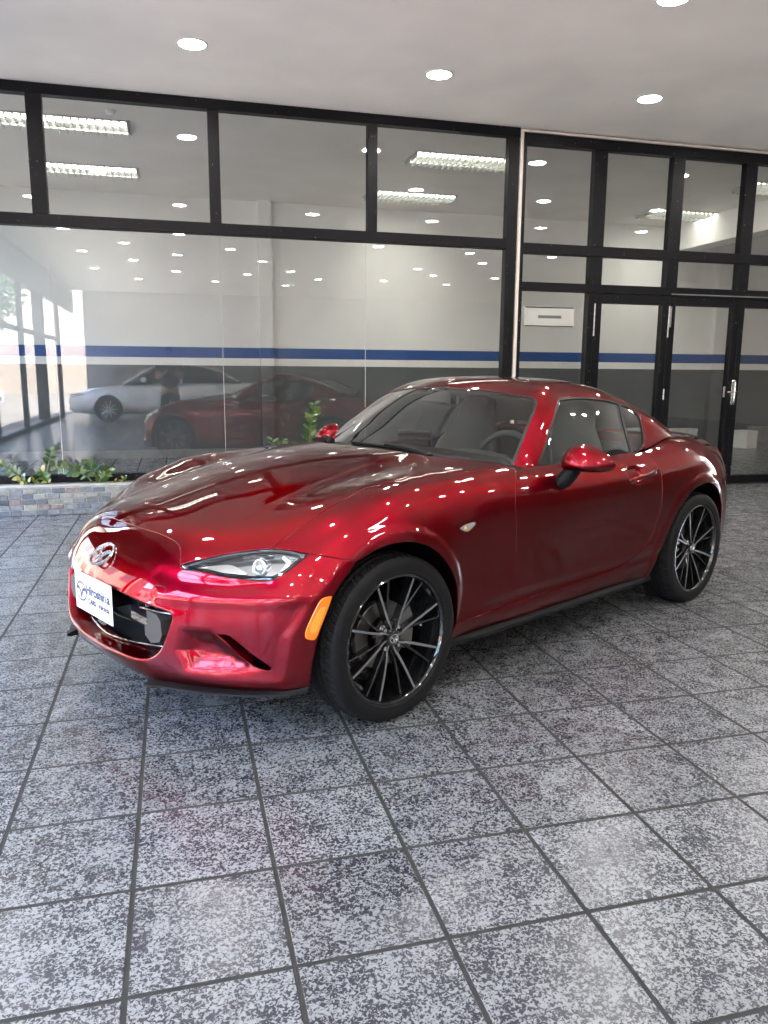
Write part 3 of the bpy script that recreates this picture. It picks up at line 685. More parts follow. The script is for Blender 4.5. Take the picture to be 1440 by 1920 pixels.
# outlines of the car panels on its left half, car frame, metres
CV = {
    'hood_front': [(-0.634, 0.4245, 0.6192), (-0.6132, 0.3883, 0.6527), (-0.6039, 0.3681, 0.665), (-0.5984, 0.3335, 0.6756), (-0.5984, 0.2828, 0.6827), (-0.6025, 0.1765, 0.689), (-0.6117, 0.0197, 0.6906), (-0.6141, -0.1077, 0.6856)],
    'hood_side': [(-0.4164, 0.6451, 0.6801), (-0.3477, 0.655, 0.7185), (-0.2646, 0.6669, 0.7631), (-0.1701, 0.673, 0.8024), (-0.0563, 0.671, 0.8372), (0.0688, 0.6636, 0.8599), (0.1876, 0.6598, 0.8694), (0.3246, 0.6756, 0.8733), (0.4927, 0.7065, 0.8753), (0.6785, 0.7206, 0.8746)],
    'lamp_top_a': [(-0.6349, 0.4279, 0.6162), (-0.5869, 0.4768, 0.6382), (-0.5114, 0.5441, 0.6615), (-0.4532, 0.6019, 0.674), (-0.4164, 0.6451, 0.6801)],
    'lamp_top_b': [(-0.4164, 0.6451, 0.6801), (-0.3956, 0.6748, 0.6812), (-0.379, 0.7038, 0.679), (-0.3413, 0.7607, 0.6718)],
    'lamp_low': [(-0.3413, 0.7607, 0.6718), (-0.3565, 0.7601, 0.6598), (-0.3977, 0.7498, 0.6309), (-0.4277, 0.7368, 0.6103), (-0.4588, 0.7135, 0.5908), (-0.4853, 0.6806, 0.5867), (-0.5097, 0.6489, 0.5882), (-0.5587, 0.5809, 0.5941), (-0.5922, 0.5232, 0.6032), (-0.6265, 0.4633, 0.6048), (-0.6373, 0.4389, 0.6065), (-0.6349, 0.4279, 0.6162)],
    'shut_bumper': [(-0.3413, 0.7607, 0.6718), (-0.3012, 0.8019, 0.6635), (-0.2586, 0.8344, 0.6535), (-0.2098, 0.8544, 0.642)],
    'arch_bumper': [(-0.2098, 0.8544, 0.642), (-0.2381, 0.8533, 0.615), (-0.3014, 0.8488, 0.5442), (-0.3236, 0.8446, 0.502), (-0.3472, 0.835, 0.4359), (-0.3667, 0.8214, 0.3492), (-0.3739, 0.809, 0.272), (-0.3658, 0.7898, 0.2085)],
    'arch_fender': [(-0.2098, 0.8544, 0.642), (-0.1834, 0.8571, 0.6513), (-0.127, 0.8593, 0.6711), (-0.0453, 0.8628, 0.6829), (0.0269, 0.8663, 0.6795), (0.0988, 0.8659, 0.6623), (0.1636, 0.865, 0.6306), (0.2255, 0.8625, 0.5798), (0.2786, 0.8548, 0.5196), (0.314, 0.846, 0.459), (0.3279, 0.8401, 0.3987), (0.3356, 0.8321, 0.3431), (0.3456, 0.8203, 0.292)],
    'arch_sill': [(0.3456, 0.8203, 0.292), (0.3361, 0.8131, 0.2547), (0.3246, 0.8017, 0.2166), (0.3229, 0.7951, 0.2019)],
    'seam_sill': [(0.3456, 0.8203, 0.292), (0.4854, 0.8194, 0.2977), (0.6253, 0.8169, 0.3015), (0.726, 0.8152, 0.3065)],
    'door_front': [(0.726, 0.8152, 0.3065), (0.7019, 0.8278, 0.4722), (0.6661, 0.8431, 0.7186), (0.6843, 0.8227, 0.7923), (0.7761, 0.7432, 0.8641)],
    'door_low': [(0.726, 0.8152, 0.3065), (0.8491, 0.8144, 0.3066), (0.9742, 0.8144, 0.3067), (1.2344, 0.8131, 0.3144), (1.5113, 0.8178, 0.3236), (1.6331, 0.8217, 0.3429), (1.711, 0.8333, 0.3759), (1.7612, 0.8394, 0.4072)],
    'door_rear': [(1.7612, 0.8394, 0.4072), (1.7923, 0.8462, 0.446), (1.8272, 0.8628, 0.5641), (1.8383, 0.8666, 0.63), (1.8432, 0.8638, 0.6899), (1.8522, 0.8497, 0.7565), (1.8604, 0.8271, 0.8032), (1.8462, 0.7968, 0.8379), (1.833, 0.7699, 0.858), (1.822, 0.7451, 0.8719)],
    'quarter_sill': [(1.7612, 0.8394, 0.4072), (1.8355, 0.8457, 0.413), (1.8908, 0.8571, 0.4198)],
    'mouth': [(-0.7577, 0.1919, 0.5037), (-0.7414, 0.2968, 0.4924), (-0.7173, 0.3873, 0.4794), (-0.6993, 0.4324, 0.4721), (-0.6904, 0.4526, 0.4646), (-0.6871, 0.4621, 0.4512), (-0.6898, 0.4602, 0.4344), (-0.6966, 0.4515, 0.4016), (-0.7051, 0.4377, 0.362), (-0.7126, 0.4227, 0.331), (-0.7212, 0.402, 0.3043), (-0.7299, 0.3779, 0.2861), (-0.7423, 0.337, 0.2716), (-0.7573, 0.2627, 0.2621), (-0.7655, 0.1928, 0.2604)],
    'slit': [(-0.5979, 0.602, 0.4142), (-0.5787, 0.6274, 0.4108), (-0.5606, 0.6502, 0.3921), (-0.5348, 0.68, 0.3596), (-0.489, 0.7264, 0.3051), (-0.4914, 0.7233, 0.2964), (-0.5114, 0.703, 0.3097), (-0.5331, 0.6792, 0.329), (-0.5548, 0.6558, 0.3587), (-0.5755, 0.6311, 0.3906)],
    'marker': [(-0.3129, 0.8468, 0.535), (-0.3445, 0.8384, 0.5291), (-0.3622, 0.8322, 0.5029), (-0.3819, 0.8226, 0.4588), (-0.3933, 0.8152, 0.4245), (-0.3936, 0.8137, 0.4038), (-0.3887, 0.8159, 0.3986), (-0.3686, 0.8244, 0.3944), (-0.3636, 0.8268, 0.4003), (-0.3458, 0.8363, 0.4489), (-0.3266, 0.8438, 0.4983)],
    'indicator': [(0.3154, 0.8464, 0.6832), (0.3438, 0.8452, 0.694), (0.4153, 0.8455, 0.6955), (0.4121, 0.8458, 0.6885), (0.3651, 0.8466, 0.6651), (0.3429, 0.8469, 0.6692)],
    'crest_seam': [(1.822, 0.7451, 0.8719), (1.956, 0.7237, 0.8886), (2.173, 0.6806, 0.9152), (2.2838, 0.6577, 0.9228)],
    'glass_edge': [(0.8646, 0.662, 0.8612), (0.9496, 0.6449, 0.9568), (1.0769, 0.5964, 1.0582), (1.1567, 0.5623, 1.1177), (1.1862, 0.544, 1.139), (1.1985, 0.5233, 1.152), (1.1998, 0.4989, 1.1614)],
    'header': [(1.1998, 0.4989, 1.1614), (1.1721, 0.4086, 1.1735), (1.153, 0.3073, 1.1868), (1.1222, 0.2058, 1.1929), (1.1047, 0.1061, 1.1966), (1.0957, -0.0302, 1.1966)],
    'roof_seam': [(1.1998, 0.4989, 1.1614), (1.2413, 0.4931, 1.181), (1.2937, 0.4933, 1.1945), (1.326, 0.5095, 1.1907), (1.3329, 0.5367, 1.1745), (1.3282, 0.5629, 1.1534)],
    'window_front': [(0.9696, 0.7143, 0.8569), (1.0039, 0.7045, 0.898), (1.086, 0.6761, 0.9685), (1.1636, 0.6433, 1.0391), (1.2515, 0.6036, 1.1069), (1.3282, 0.5629, 1.1534)],
    'window_top': [(1.3282, 0.5629, 1.1534), (1.4821, 0.5516, 1.1584), (1.6395, 0.5533, 1.1533), (1.8235, 0.5555, 1.1336), (1.8906, 0.5594, 1.1198), (1.9933, 0.5726, 1.0908), (2.029, 0.6049, 1.0495), (2.0082, 0.6401, 1.0002), (1.9697, 0.6755, 0.9384), (1.9417, 0.6924, 0.9013), (1.9071, 0.6993, 0.8826), (1.8617, 0.7034, 0.8717)],
    'window_low': [(1.8617, 0.7034, 0.8717), (1.7854, 0.7093, 0.8601), (1.5871, 0.7187, 0.8493), (1.3655, 0.7159, 0.8499), (1.1113, 0.723, 0.8554), (0.9696, 0.7143, 0.8569)],
    'divider': [(1.8906, 0.5594, 1.1198), (1.8291, 0.6291, 1.0263), (1.8041, 0.6744, 0.9411), (1.7854, 0.7093, 0.8601)],
    'roof_low': [(1.8617, 0.7034, 0.8717), (2.0023, 0.6982, 0.8882), (2.1608, 0.6867, 0.9206), (2.2549, 0.6754, 0.9299)],
}
CV = {k: np.array(v) for k, v in CV.items()}
# ---------------------------------------------------------------- body panels
CAR = empty('sports_car', (0, 0, 0))
th_ = math.radians(27.657)
O3 = np.array([3.49923544, 3.29454051, 0]) * TILE - .80 * np.array([math.sin(th_), -math.cos(th_), 0])
# car frame (s, y, z) -> world: s runs along (cos, sin), y along (sin, -cos)
CAR.matrix_world = Matrix(((math.cos(th_), -math.sin(th_), 0, O3[0]), (math.sin(th_), math.cos(th_), 0, O3[1]), (0, 0, 1, 0), (0, 0, 0, 1)))
tag(CAR, 'glossy dark red two-seat sports coupe with black wheels parked on the tiles', 'car')
def loc(P):                       # (s, y, z) -> the car's local axes (right handed: x = s, y = -y)
    P = np.asarray(P, float); return P * [1, -1, 1]

def paint(name, base, flake):
    m, t, b = nodes(name)
    lw = t.nodes.new('ShaderNodeLayerWeight'); lw.inputs['Blend'].default_value = .35
    mx = t.nodes.new('ShaderNodeMix'); mx.data_type = 'RGBA'
    mx.inputs['A'].default_value = (*flake, 1); mx.inputs['B'].default_value = (*base, 1)
    t.links.new(lw.outputs['Facing'], mx.inputs['Factor']); t.links.new(mx.outputs['Result'], b.inputs['Base Color'])
    b.inputs['Metallic'].default_value = 1; b.inputs['Roughness'].default_value = .38; b.inputs['Specular Tint'].default_value = (.30, .004, .010, 1)
    b.inputs['Coat Weight'].default_value = 1; b.inputs['Coat Roughness'].default_value = .012; b.inputs['Coat IOR'].default_value = 1.39
    g = t.nodes.new('ShaderNodeTexCoord'); v = t.nodes.new('ShaderNodeTexVoronoi'); v.inputs['Scale'].default_value = 1400
    t.links.new(g.outputs['Object'], v.inputs['Vector'])
    bp = t.nodes.new('ShaderNodeBump'); bp.inputs['Strength'].default_value = .10; bp.inputs['Distance'].default_value = .001
    t.links.new(v.outputs['Color'], bp.inputs['Height']); t.links.new(bp.outputs[0], b.inputs['Normal'])
    return m
M_RED = paint('red_paint', (.064, .0005, .0042), (.245, .0011, .0105))
M_BLK = mat('black_plastic', (.0045, .0045, .005), .55, spec=.18, bump=.08, bscale=900)
M_GLOSS = mat('gloss_black', (.006, .006, .008), .08, coat=.6)
M_RUB = mat('rubber_seal', (.008, .008, .008), .5)
M_DARK = mat('dark_void', (.004, .004, .004), .9)
M_GLASS = glass('car_glass', (.82, .87, .84), 1.52, 0, 2.0)
M_SIDE = glass('car_side_glass', (.72, .78, .75), 1.52, 0, 2.0)

def crv(P, step=.012):
    """Catmull-Rom through points, resampled evenly"""
    P = np.asarray(P, float)
    if len(P) == 2: Q = np.linspace(P[0], P[1], 30)
    else:
        A = np.concatenate([[2 * P[0] - P[1]], P, [2 * P[-1] - P[-2]]]); Q = []
        for i in range(1, len(A) - 2):
            p0, p1, p2, p3 = A[i - 1:i + 3]
            d = [max(np.linalg.norm(b - a), 1e-6) ** .5 for a, b in ((p0, p1), (p1, p2), (p2, p3))]
            t0, t1, t2, t3 = 0, d[0], d[0] + d[1], sum(d)
            t = np.linspace(t1, t2, 16, endpoint=False)[:, None]
            a1 = (t1 - t) / (t1 - t0) * p0 + (t - t0) / (t1 - t0) * p1; a2 = (t2 - t) / (t2 - t1) * p1 + (t - t1) / (t2 - t1) * p2
            a3 = (t3 - t) / (t3 - t2) * p2 + (t - t2) / (t3 - t2) * p3
            b1 = (t2 - t) / (t2 - t0) * a1 + (t - t0) / (t2 - t0) * a2; b2 = (t3 - t) / (t3 - t1) * a2 + (t - t1) / (t3 - t1) * a3
            Q.append((t2 - t) / (t2 - t1) * b1 + (t - t1) / (t2 - t1) * b2)
        Q = np.concatenate(Q + [P[-1:]])
    L = np.concatenate([[0], np.cumsum(np.linalg.norm(np.diff(Q, axis=0), axis=1))])
    n = max(2, int(round(L[-1] / step)) + 1)
    s = np.linspace(0, L[-1], n)
    return np.stack([np.interp(s, L, Q[:, k]) for k in range(3)], 1)
def mir(P): return np.asarray(P)[::-1] * [1, -1, 1]
SHUT = (.0022, .0026, .016)      # gap, edge radius, flange depth

def panel(name, S, kind, loops, h, m, parent=None, sides=(1,), label=None, off=0., mats=None):
    """loops: list of loops; a loop is a list of (curve, (gap, radius, depth)). First loop is the rim, the rest are holes."""
    rim2, par, uvs, edges, polys = [], [], [], [], []
    for li, loop in enumerate(loops):
        P, pr = [], []
        for c, fl in loop:
            c = np.asarray(c)
            if P and np.linalg.norm(P[-1] - c[0]) < .004: c = c[1:]
            for p in c: P.append(p); pr.append(fl)
        if np.linalg.norm(P[-1] - P[0]) < .004: P.pop(); pr.pop()
        uv = S.chart(np.array(P), kind); pr = np.array(pr, float)
        a = uv; b = np.roll(uv, -1, 0)
        area = np.sum(a[:, 0] * b[:, 1] - b[:, 0] * a[:, 1])
        if (area > 0) != (li == 0): uv = uv[::-1]; pr = pr[::-1]
        t = np.roll(uv, -1, 0) - np.roll(uv, 1, 0); t /= np.linalg.norm(t, axis=1)[:, None] + 1e-12
        inn = np.stack([-t[:, 1], t[:, 0]], 1)
        uv = uv + inn * pr[:, :1]
        polys.append(uv); par.append(pr); rim2.append(inn)
    allb = np.concatenate(polys)
    lo, hi = allb.min(0), allb.max(0)
    gx = np.arange(lo[0], hi[0], h); gy = np.arange(lo[1], hi[1], h * .866)
    G = np.stack(np.meshgrid(gx, gy), -1); G[1::2, :, 0] += h / 2; G = G.reshape(-1, 2)
    ins = in_poly(G, polys[0])
    for q in polys[1:]: ins &= ~in_poly(G, q)
    G = G[ins]
    for q in polys:
        if len(G): G = G[seg_dist(G, q, True) > h * .55]
    pts = [Vector(p) for p in allb] + [Vector(p) for p in G]
    E, k = [], 0
    for q in polys:
        n = len(q); E += [(k + i, k + (i + 1) % n) for i in range(n)]; k += n
    v2, _, f2, ov, _, _ = delaunay_2d_cdt(pts, E, [], 0, 1e-7)
    V = np.array([tuple(p) for p in v2])
    idx = {}
    for i, o in enumerate(ov):
        for j in o: idx[j] = i
    F = np.array([f for f in f2 if len(f) == 3])
    cen = V[F].mean(1)
    ok = in_poly(cen, polys[0])
    for q in polys[1:]: ok &= ~in_poly(cen, q)
    F = F[ok]
    P3 = S.cast(V, kind); N3 = S.normal(P3)
    P3 = P3 + N3 * off
    fn = np.cross(P3[F[:, 1]] - P3[F[:, 0]], P3[F[:, 2]] - P3[F[:, 0]])
    flip = np.sum(fn * N3[F].mean(1), 1) < 0
    F[flip] = F[flip][:, ::-1]
    verts, norms, faces = list(P3), list(N3), [tuple(f) for f in F]
    k = 0
    for q, pr, inn in zip(polys, par, rim2):
        n = len(q); ids = [idx[k + i] for i in range(n)]; k += n
        if pr[:, 2].max() <= 0: continue
        p = P3[ids]; nn = N3[ids]
        po = S.cast(q - inn * .0015, kind) + nn * off - p
        po -= nn * np.sum(po * nn, 1)[:, None]
        o = po / (np.linalg.norm(po, axis=1)[:, None] + 1e-12)
        ring = list(ids); rad = pr[:, 1:2]; dep = pr[:, 2:3]
        steps = 3 if rad.max() > .004 else 2
        for a in [math.pi / 2 * (j + 1) / steps for j in range(steps)] + ['end']:
            if a == 'end': w = p + o * rad - nn * np.maximum(dep, rad); nw = o
            else: w = p + o * rad * math.sin(a) - nn * rad * (1 - math.cos(a)); nw = nn * math.cos(a) + o * math.sin(a)
            nxt = list(range(len(verts), len(verts) + n)); verts += list(w); norms += list(nw)
            for i in range(n): faces.append((ring[i], nxt[i], nxt[(i + 1) % n], ring[(i + 1) % n]))
            ring = nxt
    verts = np.array(verts); norms = np.array(norms)
    fa = []
    for f in faces:                                       # wind with the normals
        a = np.cross(verts[f[1]] - verts[f[0]], verts[f[2]] - verts[f[0]])
        fa.append(f if a @ (norms[f[0]] + norms[f[1]] + norms[f[2]]) >= 0 else f[::-1])
    out = []
    for sd in sides:
        vv, nv = (verts, norms) if sd > 0 else (verts * [1, -1, 1], norms * [1, -1, 1])
        # local axes flip handedness once
        ff = [f[::-1] for f in fa] if sd > 0 else fa
        ob = mesh_obj(name, loc(vv), ff, m, parent or CAR, normals=loc(nv)); out.append(ob)
        if label: ob['label'] = label if isinstance(label, str) else label[0 if sd > 0 else 1]
    return out

def on_body(pts, kind, S=None):
    S = S or BODY
    P = np.asarray(pts, float); return S.cast(S.chart(P, kind), kind)
c = {k: crv(v) for k, v in CV.items()}
# front edge of the bonnet, symmetrical about the centre line
hf = np.concatenate([CV['hood_front'][:6], [(-.6085, .10, .69), (-.611, .0, .6905)]])
hood_front = crv(hf); hood_front = np.concatenate([hood_front, mir(hood_front)[1:]])
he = [(.47 + .60 * y * y, y, .92) for y in (.729, .70, .6, .45, .3, .15, 0)]
he[0] = tuple(CV['hood_side'][-1] + [.11, .012, -.001])
hood_rear = on_body(crv(he), 'v'); hood_rear = np.concatenate([hood_rear, mir(hood_rear)[1:]])
hs = np.concatenate([CV['hood_side'], [he[0]]]); hs = on_body(hs, 'v'); hood_side = crv(hs)
la = c['lamp_top_a']
G = SHUT
hood = panel('hood', BODY, 'v', [[(la[::-1], G), (hood_front, G), (mir(la[::-1]), G), (mir(hood_side[::-1]) if False else (hood_side * [1, -1, 1]), G), (hood_rear[::-1], G), (hood_side[::-1], G)]], .014, M_RED)

bump_low = crv([(-.376, .803, .212), (-.47, .725, .206), (-.545, .645, .203), (-.615, .55, .203), (-.675, .45, .204), (-.71, .36, .205), (-.733, .25, .207), (-.745, .12, .21), (-.748, 0, .212)])
bump_low = on_body(bump_low, 'b')
arch_b = c['arch_bumper'].copy(); arch_b[-1] = bump_low[0]
LIPF = (.003, .007, .04)
ARCHF = (.0, .004, .035)
low = c['lamp_low']
hfm = hood_front[:len(hood_front) // 2 + 1]
half = [(mir(hfm), G)]
def both(loop):
    return loop + [(mir(q), f) for q, f in loop[::-1]]
rim = [(hfm[::-1], G), (low[::-1], G), (c['shut_bumper'], G), (arch_b, ARCHF), (bump_low, (.0, .006, .03))]
mo = CV['mouth']
mouth = crv(np.concatenate([[(-.772, 0, .512), (-.768, .10, .509)], mo, [(-.765, .09, .2545), (-.766, 0, .254)]]), .010)
mouth = on_body(mouth, 'b')
mouth_loop = [(mouth, (.0, .009, .075)), (mir(mouth)[1:-1], (.0, .009, .075))]
SLIT = np.array([(-.590, .572, .409), (-.566, .612, .409), (-.540, .632, .388), (-.512, .662, .354), (-.470, .722, .297), (-.476, .720, .287), (-.496, .690, .293), (-.515, .650, .309), (-.538, .620, .340), (-.560, .597, .378)])
slit = on_body(crv(np.concatenate([SLIT, SLIT[:1]]), .008), 'b')
sl = (.0, .003, .03)
bumper = panel('front_bumper', BODY, 'b', [both(rim), mouth_loop, [(slit, sl)], [(mir(slit), sl)]], .012, M_RED)

door_front = c['door_front']
belt = crv([tuple(CV['door_front'][-1]), (.90, .728, .866), (1.10, .724, .866), (1.35, .722, .867), (1.6, .720, .872), (1.74, .724, .874), tuple(CV['door_rear'][-1])])
belt = on_body(belt, 'r')
cowl_end = crv(np.array([CV['door_front'][-1], he[0]])) if np.linalg.norm(CV['door_front'][-1] - he[0]) > .01 else np.array([CV['door_front'][-1], he[0]])
fender = panel('fender', BODY, 'r', [[(hood_side, G), (np.array([hood_side[-1], door_front[-1]]), G), (door_front[::-1], G), (c['seam_sill'][::-1], G), (c['arch_fender'][::-1], ARCHF), (c['shut_bumper'][::-1], G), (c['lamp_top_b'][::-1], G)]], .012, M_RED, sides=(1, -1))
door = panel('door', BODY, 'r', [[(door_front, G), (belt, G), (c['door_rear'][::-1], G), (c['door_low'][::-1], G)]], .012, M_RED, sides=(1, -1))

# quarter panel, sill, deck, tail
def arch_r():
    P = on_body([(s, .86, z) for s, z in [(1.838, .214), (1.868, .28)] + REAR_ARCH[1:]], 'r'); return crv(P)
ra = arch_r()
ka = int(np.argmin(np.linalg.norm(ra - CV['quarter_sill'][-1], axis=1)))
qs = np.concatenate([CV['quarter_sill'][:-1], [ra[ka]]])
sill_low = on_body(np.concatenate([[CV['arch_sill'][-1]], [(s, .803, z) for s, z in ((.40, .215), (.6, .219), (.8, .220), (1.0, .220), (1.2, .220), (1.4, .219), (1.6, .217), (1.75, .215))], [ra[0]]]), 'r')
sill = panel('sill', BODY, 'r', [[(c['seam_sill'], G), (c['door_low'], G), (crv(qs), G), (ra[:ka + 1][::-1], ARCHF), (crv(sill_low)[::-1], (.0, .006, .03)), (c['arch_sill'][::-1], ARCHF)]], .013, M_RED, sides=(1, -1))
crest = crv(on_body(CV['crest_seam'], 'r'))
tail_cut = on_body(crv([(2.72, .80, .45), (2.73, .80, .55), (2.76, .77, .68), (2.80, .72, .77), (2.84, .64, .84), (2.86, .575, .87)]), 'r')
deck_side = on_body(crv([tuple(crest[-1]), (2.36, .645, .925), (2.5, .635, .918), (2.65, .615, .905), (2.78, .592, .885), tuple(tail_cut[-1])]), 'r')
arch_end = on_body(crv([tuple(ra[-1]), (2.69, .80, .33), (2.71, .80, .42), tuple(tail_cut[0])]), 'r')
quarter = panel('rear_quarter', BODY, 'r', [[(c['door_rear'], G), (crest, G), (deck_side, G), (tail_cut[::-1], G), (arch_end[::-1], G), (ra[ka:][::-1], ARCHF), (crv(qs)[::-1], G)]], .013, M_RED, sides=(1, -1))
# boot lid and rear bumper
dk_front = on_body(crv([(2.283, .659, .92), (2.30, .5, .93), (2.31, .25, .94), (2.31, 0, .945)]), 'v'); dk_front[0] = crest[-1]
dk_rear = on_body(crv([tuple(tail_cut[-1]), (2.93, .45, .86), (2.99, .25, .87), (3.01, 0, .87)]), 'v')
deck = panel('boot_lid', BODY, 'v', [[(dk_front[::-1], G), (deck_side, G), (dk_rear, G), (mir(dk_rear)[1:], G), (mir(deck_side), G), (mir(dk_front[::-1]), G)]], .02, M_RED)
tb = on_body(crv([tuple(arch_end[0]), (2.80, .72, .22), (2.95, .5, .22), (3.03, .25, .24), (3.05, 0, .25)]), 't')
tail = panel('rear_bumper', BODY, 't', [both([(dk_rear[::-1], G), (tail_cut[::-1], G), (arch_end[::-1], ARCHF), (tb, (.0, .006, .03))])], .022, M_RED)

# ---- cabin skin
gl = c['glass_edge']
hd = crv(np.concatenate([CV['header'][:5], [(1.105, .06, 1.1975), (1.104, 0, 1.198)]]))
def cab(P, kind): return CAB.cast(CAB.chart(np.asarray(P, float), kind), kind)
ws_base = cab(crv([tuple(CV['glass_edge'][0]), (.79, .60, .875), (.69, .5, .895), (.59, .34, .915), (.52, .17, .925), (.50, 0, .928)]), 'b')
seal = (.0, .001, .012)
ws_half = [(ws_base[::-1], seal), (gl, seal), (hd, seal)]
wind = panel('windscreen', CAB, 'b', [[(ws_base[::-1], (.002, 0, 0)), (gl, (.002, 0, 0)), (hd, (.002, 0, 0)), (mir(hd), (.002, 0, 0)), (mir(gl), (.002, 0, 0)), (mir(ws_base[::-1]), (.002, 0, 0))]], .03, M_GLASS, off=-.004)
def ring(name, S, kind, loop, w, m, parent=None, sides=(1,), off=0., depth=.012):
    """flat strip of width w just inside a closed outline"""
    P = np.concatenate(loop)
    keep = [0] + [i for i in range(1, len(P)) if np.linalg.norm(P[i] - P[i - 1]) > .004]
    P = P[keep]
    uv = S.chart(P, kind)
    a, b = uv, np.roll(uv, -1, 0)
    if np.sum(a[:, 0] * b[:, 1] - b[:, 0] * a[:, 1]) < 0: uv = uv[::-1]
    t = np.roll(uv, -1, 0) - np.roll(uv, 1, 0); t /= np.linalg.norm(t, axis=1)[:, None]
    inner = uv + np.stack([-t[:, 1], t[:, 0]], 1) * w
    o3, i3 = S.cast(uv, kind), S.cast(inner, kind)
    L = [(o3, (.0008, .0, .0)),]
    return panel(name, S, kind, [[(o3, (.001, .001, depth))], [(i3[::-1], (.0, .001, depth))]], w * 2, m, parent, sides, off=off)
ring('windscreen_seal', CAB, 'b', [ws_base[::-1], gl, hd, mir(hd), mir(gl), mir(ws_base[::-1])], .013, M_RUB, off=-.001)
frit = cab(crv([tuple(gl[2]), (.86, .6, .90), (.76, .5, .925), (.655, .34, .95), (.585, .17, .962), (.562, 0, .966)]), 'b')
panel('lower_frit', CAB, 'b', [[(ws_base[::-1], (.012, 0, 0)), (gl[:3], (.012, 0, 0)), (frit, (0, 0, 0)), (mir(frit), (0, 0, 0)), (mir(gl[:3]), (.012, 0, 0)), (mir(ws_base[::-1]), (.012, 0, 0))]], .03, M_BLK, off=-.006)
wf, wtp, wl, rs = c['window_front'], c['window_top'], c['window_low'], c['roof_seam']
panel('pillar', CAB, 'r', [[(gl[::-1], (.0006, .003, .02)), (np.array([gl[0], wf[0]]), (.0, .001, .01)), (wf, (.0006, .003, .02)), (rs[::-1], G)]], .012, M_RED, sides=(1, -1))
rl = c['roof_low']
roof_end = cab(crv([tuple(rl[-1]), (2.33, .6, .955), (2.37, .5, .985), (2.37, .4, .98), (2.36, .2, .965), (2.355, 0, .96)]), 'r')
rear_hole = cab(crv([(1.93, 0, 1.16), (1.93, .30, 1.17), (1.935, .385, 1.165), (1.96, .41, 1.15), (2.1, .425, 1.10), (2.25, .43, 1.03), (2.275, .40, 1.015), (2.28, .3, 1.0), (2.28, 0, .995)]), 'v')
rh = [(rear_hole, (.0, .004, .02)), (mir(rear_hole)[1:-1], (.0, .004, .02))]
gs = (.0006, .003, .02)
roof = panel('roof', CAB, 'r', [both([(hd[::-1], gs), (rs, G), (wtp, gs), (rl, G), (roof_end, (.001, .004, .03))]), rh], .015, M_RED)
panel('rear_window', CAB, 'r', [[(rear_hole, (.003, 0, 0)), (mir(rear_hole)[1:-1], (.003, 0, 0))]], .03, M_GLASS, off=-.012)
dv = c['divider']
kd = int(np.argmin(np.linalg.norm(wtp - CV['divider'][0], axis=1))); kl = int(np.argmin(np.linalg.norm(wl - CV['divider'][-1], axis=1)))
dv = crv(np.concatenate([[wtp[kd]], CV['divider'][1:-1], [wl[kl]]]))
ring('window_seal', CAB, 'r', [wf, wtp, wl], .011, M_RUB, sides=(1, -1), off=-.002)
panel('side_window', CAB, 'r', [[(wf, (.004, 0, 0)), (wtp[:kd + 1], (.004, 0, 0)), (dv, (.006, 0, 0)), (wl[kl:], (.004, 0, 0))]], .03, M_SIDE, sides=(1, -1), off=-.007)
panel('quarter_window', CAB, 'r', [[(wtp[kd:], (.004, 0, 0)), (wl[:kl + 1], (.004, 0, 0)), (dv[::-1], (.006, 0, 0))]], .02, M_SIDE, sides=(1, -1), off=-.007)
def strip(name, S, kind, P, w, m, off, depth, sides=(1, -1), parent=None):
    uv = S.chart(P, kind); t = np.gradient(uv, axis=0); t /= np.linalg.norm(t, axis=1)[:, None]; n = np.stack([-t[:, 1], t[:, 0]], 1)
    a, b = S.cast(uv + n * w / 2, kind), S.cast(uv - n * w / 2, kind)
    return panel(name, S, kind, [[(np.concatenate([a, b[::-1]]), (0, .0012, depth))]], w, m, parent, sides, off=off)
strip('window_divider', CAB, 'r', dv, .016, M_RUB, -.003, .02)
vb = crv([(1.17, .643, 1.03), (1.115, .682, .945), (1.082, .715, .858)])
strip('vent_window_bar', CAB, 'r', vb, .016, M_RUB, -.009, .02)
# cowl between bonnet and windscreen
hr_half = hood_rear[:len(hood_rear) // 2 + 1]
cw = on_body(crv([(.90, .715, .87), (.80, .60, .89), (.70, .46, .91), (.60, .3, .92), (.56, .15, .93), (.545, 0, .935)]), 'v')
panel('cowl', BODY, 'v', [[(hr_half[::-1] - [.03, 0, 0], (0, 0, 0)), (np.array([hr_half[0], cw[0]]), (0, 0, 0)), (cw, (0, 0, 0)), (mir(cw), (0, 0, 0)), (np.array([cw[0], hr_half[0]]) * [1, -1, 1], (0, 0, 0)), (mir(hr_half[::-1] - [.03, 0, 0]), (0, 0, 0))]], .03, M_BLK, off=-.016)
# ---------------------------------------------------------------- car details
def L3(s, y, z): return (s, -y, z)                 # car frame -> local axes
M_CLEAR = glass('lamp_lens', (.93, .95, .95), 1.5, 0, 1.3)
M_LAMPIN = mat('lamp_bezel', (.60, .61, .62), .2, .95)
M_MIRR = mat('lamp_reflector', (.85, .86, .88), .08, 1)
M_DRL = mat('light_guide', (.78, .80, .82), .25, emit=(.9, .95, 1), es=.03)
M_AMBER = mat('amber_lens', (.85, .20, .01), .12, coat=1)
M_CHR = mat('bright_chrome', (.92, .92, .93), .22, 1)
M_NAVY = mat('navy_print', (.008, .009, .07), .5)
M_PLATE = mat('plate_white', (.62, .63, .64), .4)
M_TYRE = mat('tyre_rubber', (.008, .008, .0085), .65, spec=.2, bump=.12, bscale=500, var=.2, vscale=30)
M_RIM = mat('rim_gloss_black', (.006, .006, .007), .09, coat=1)
M_CUT = mat('machined_face', (.40, .40, .40), .38, .9)
M_DISC = mat('brake_iron', (.20, .19, .18), .35, .9)
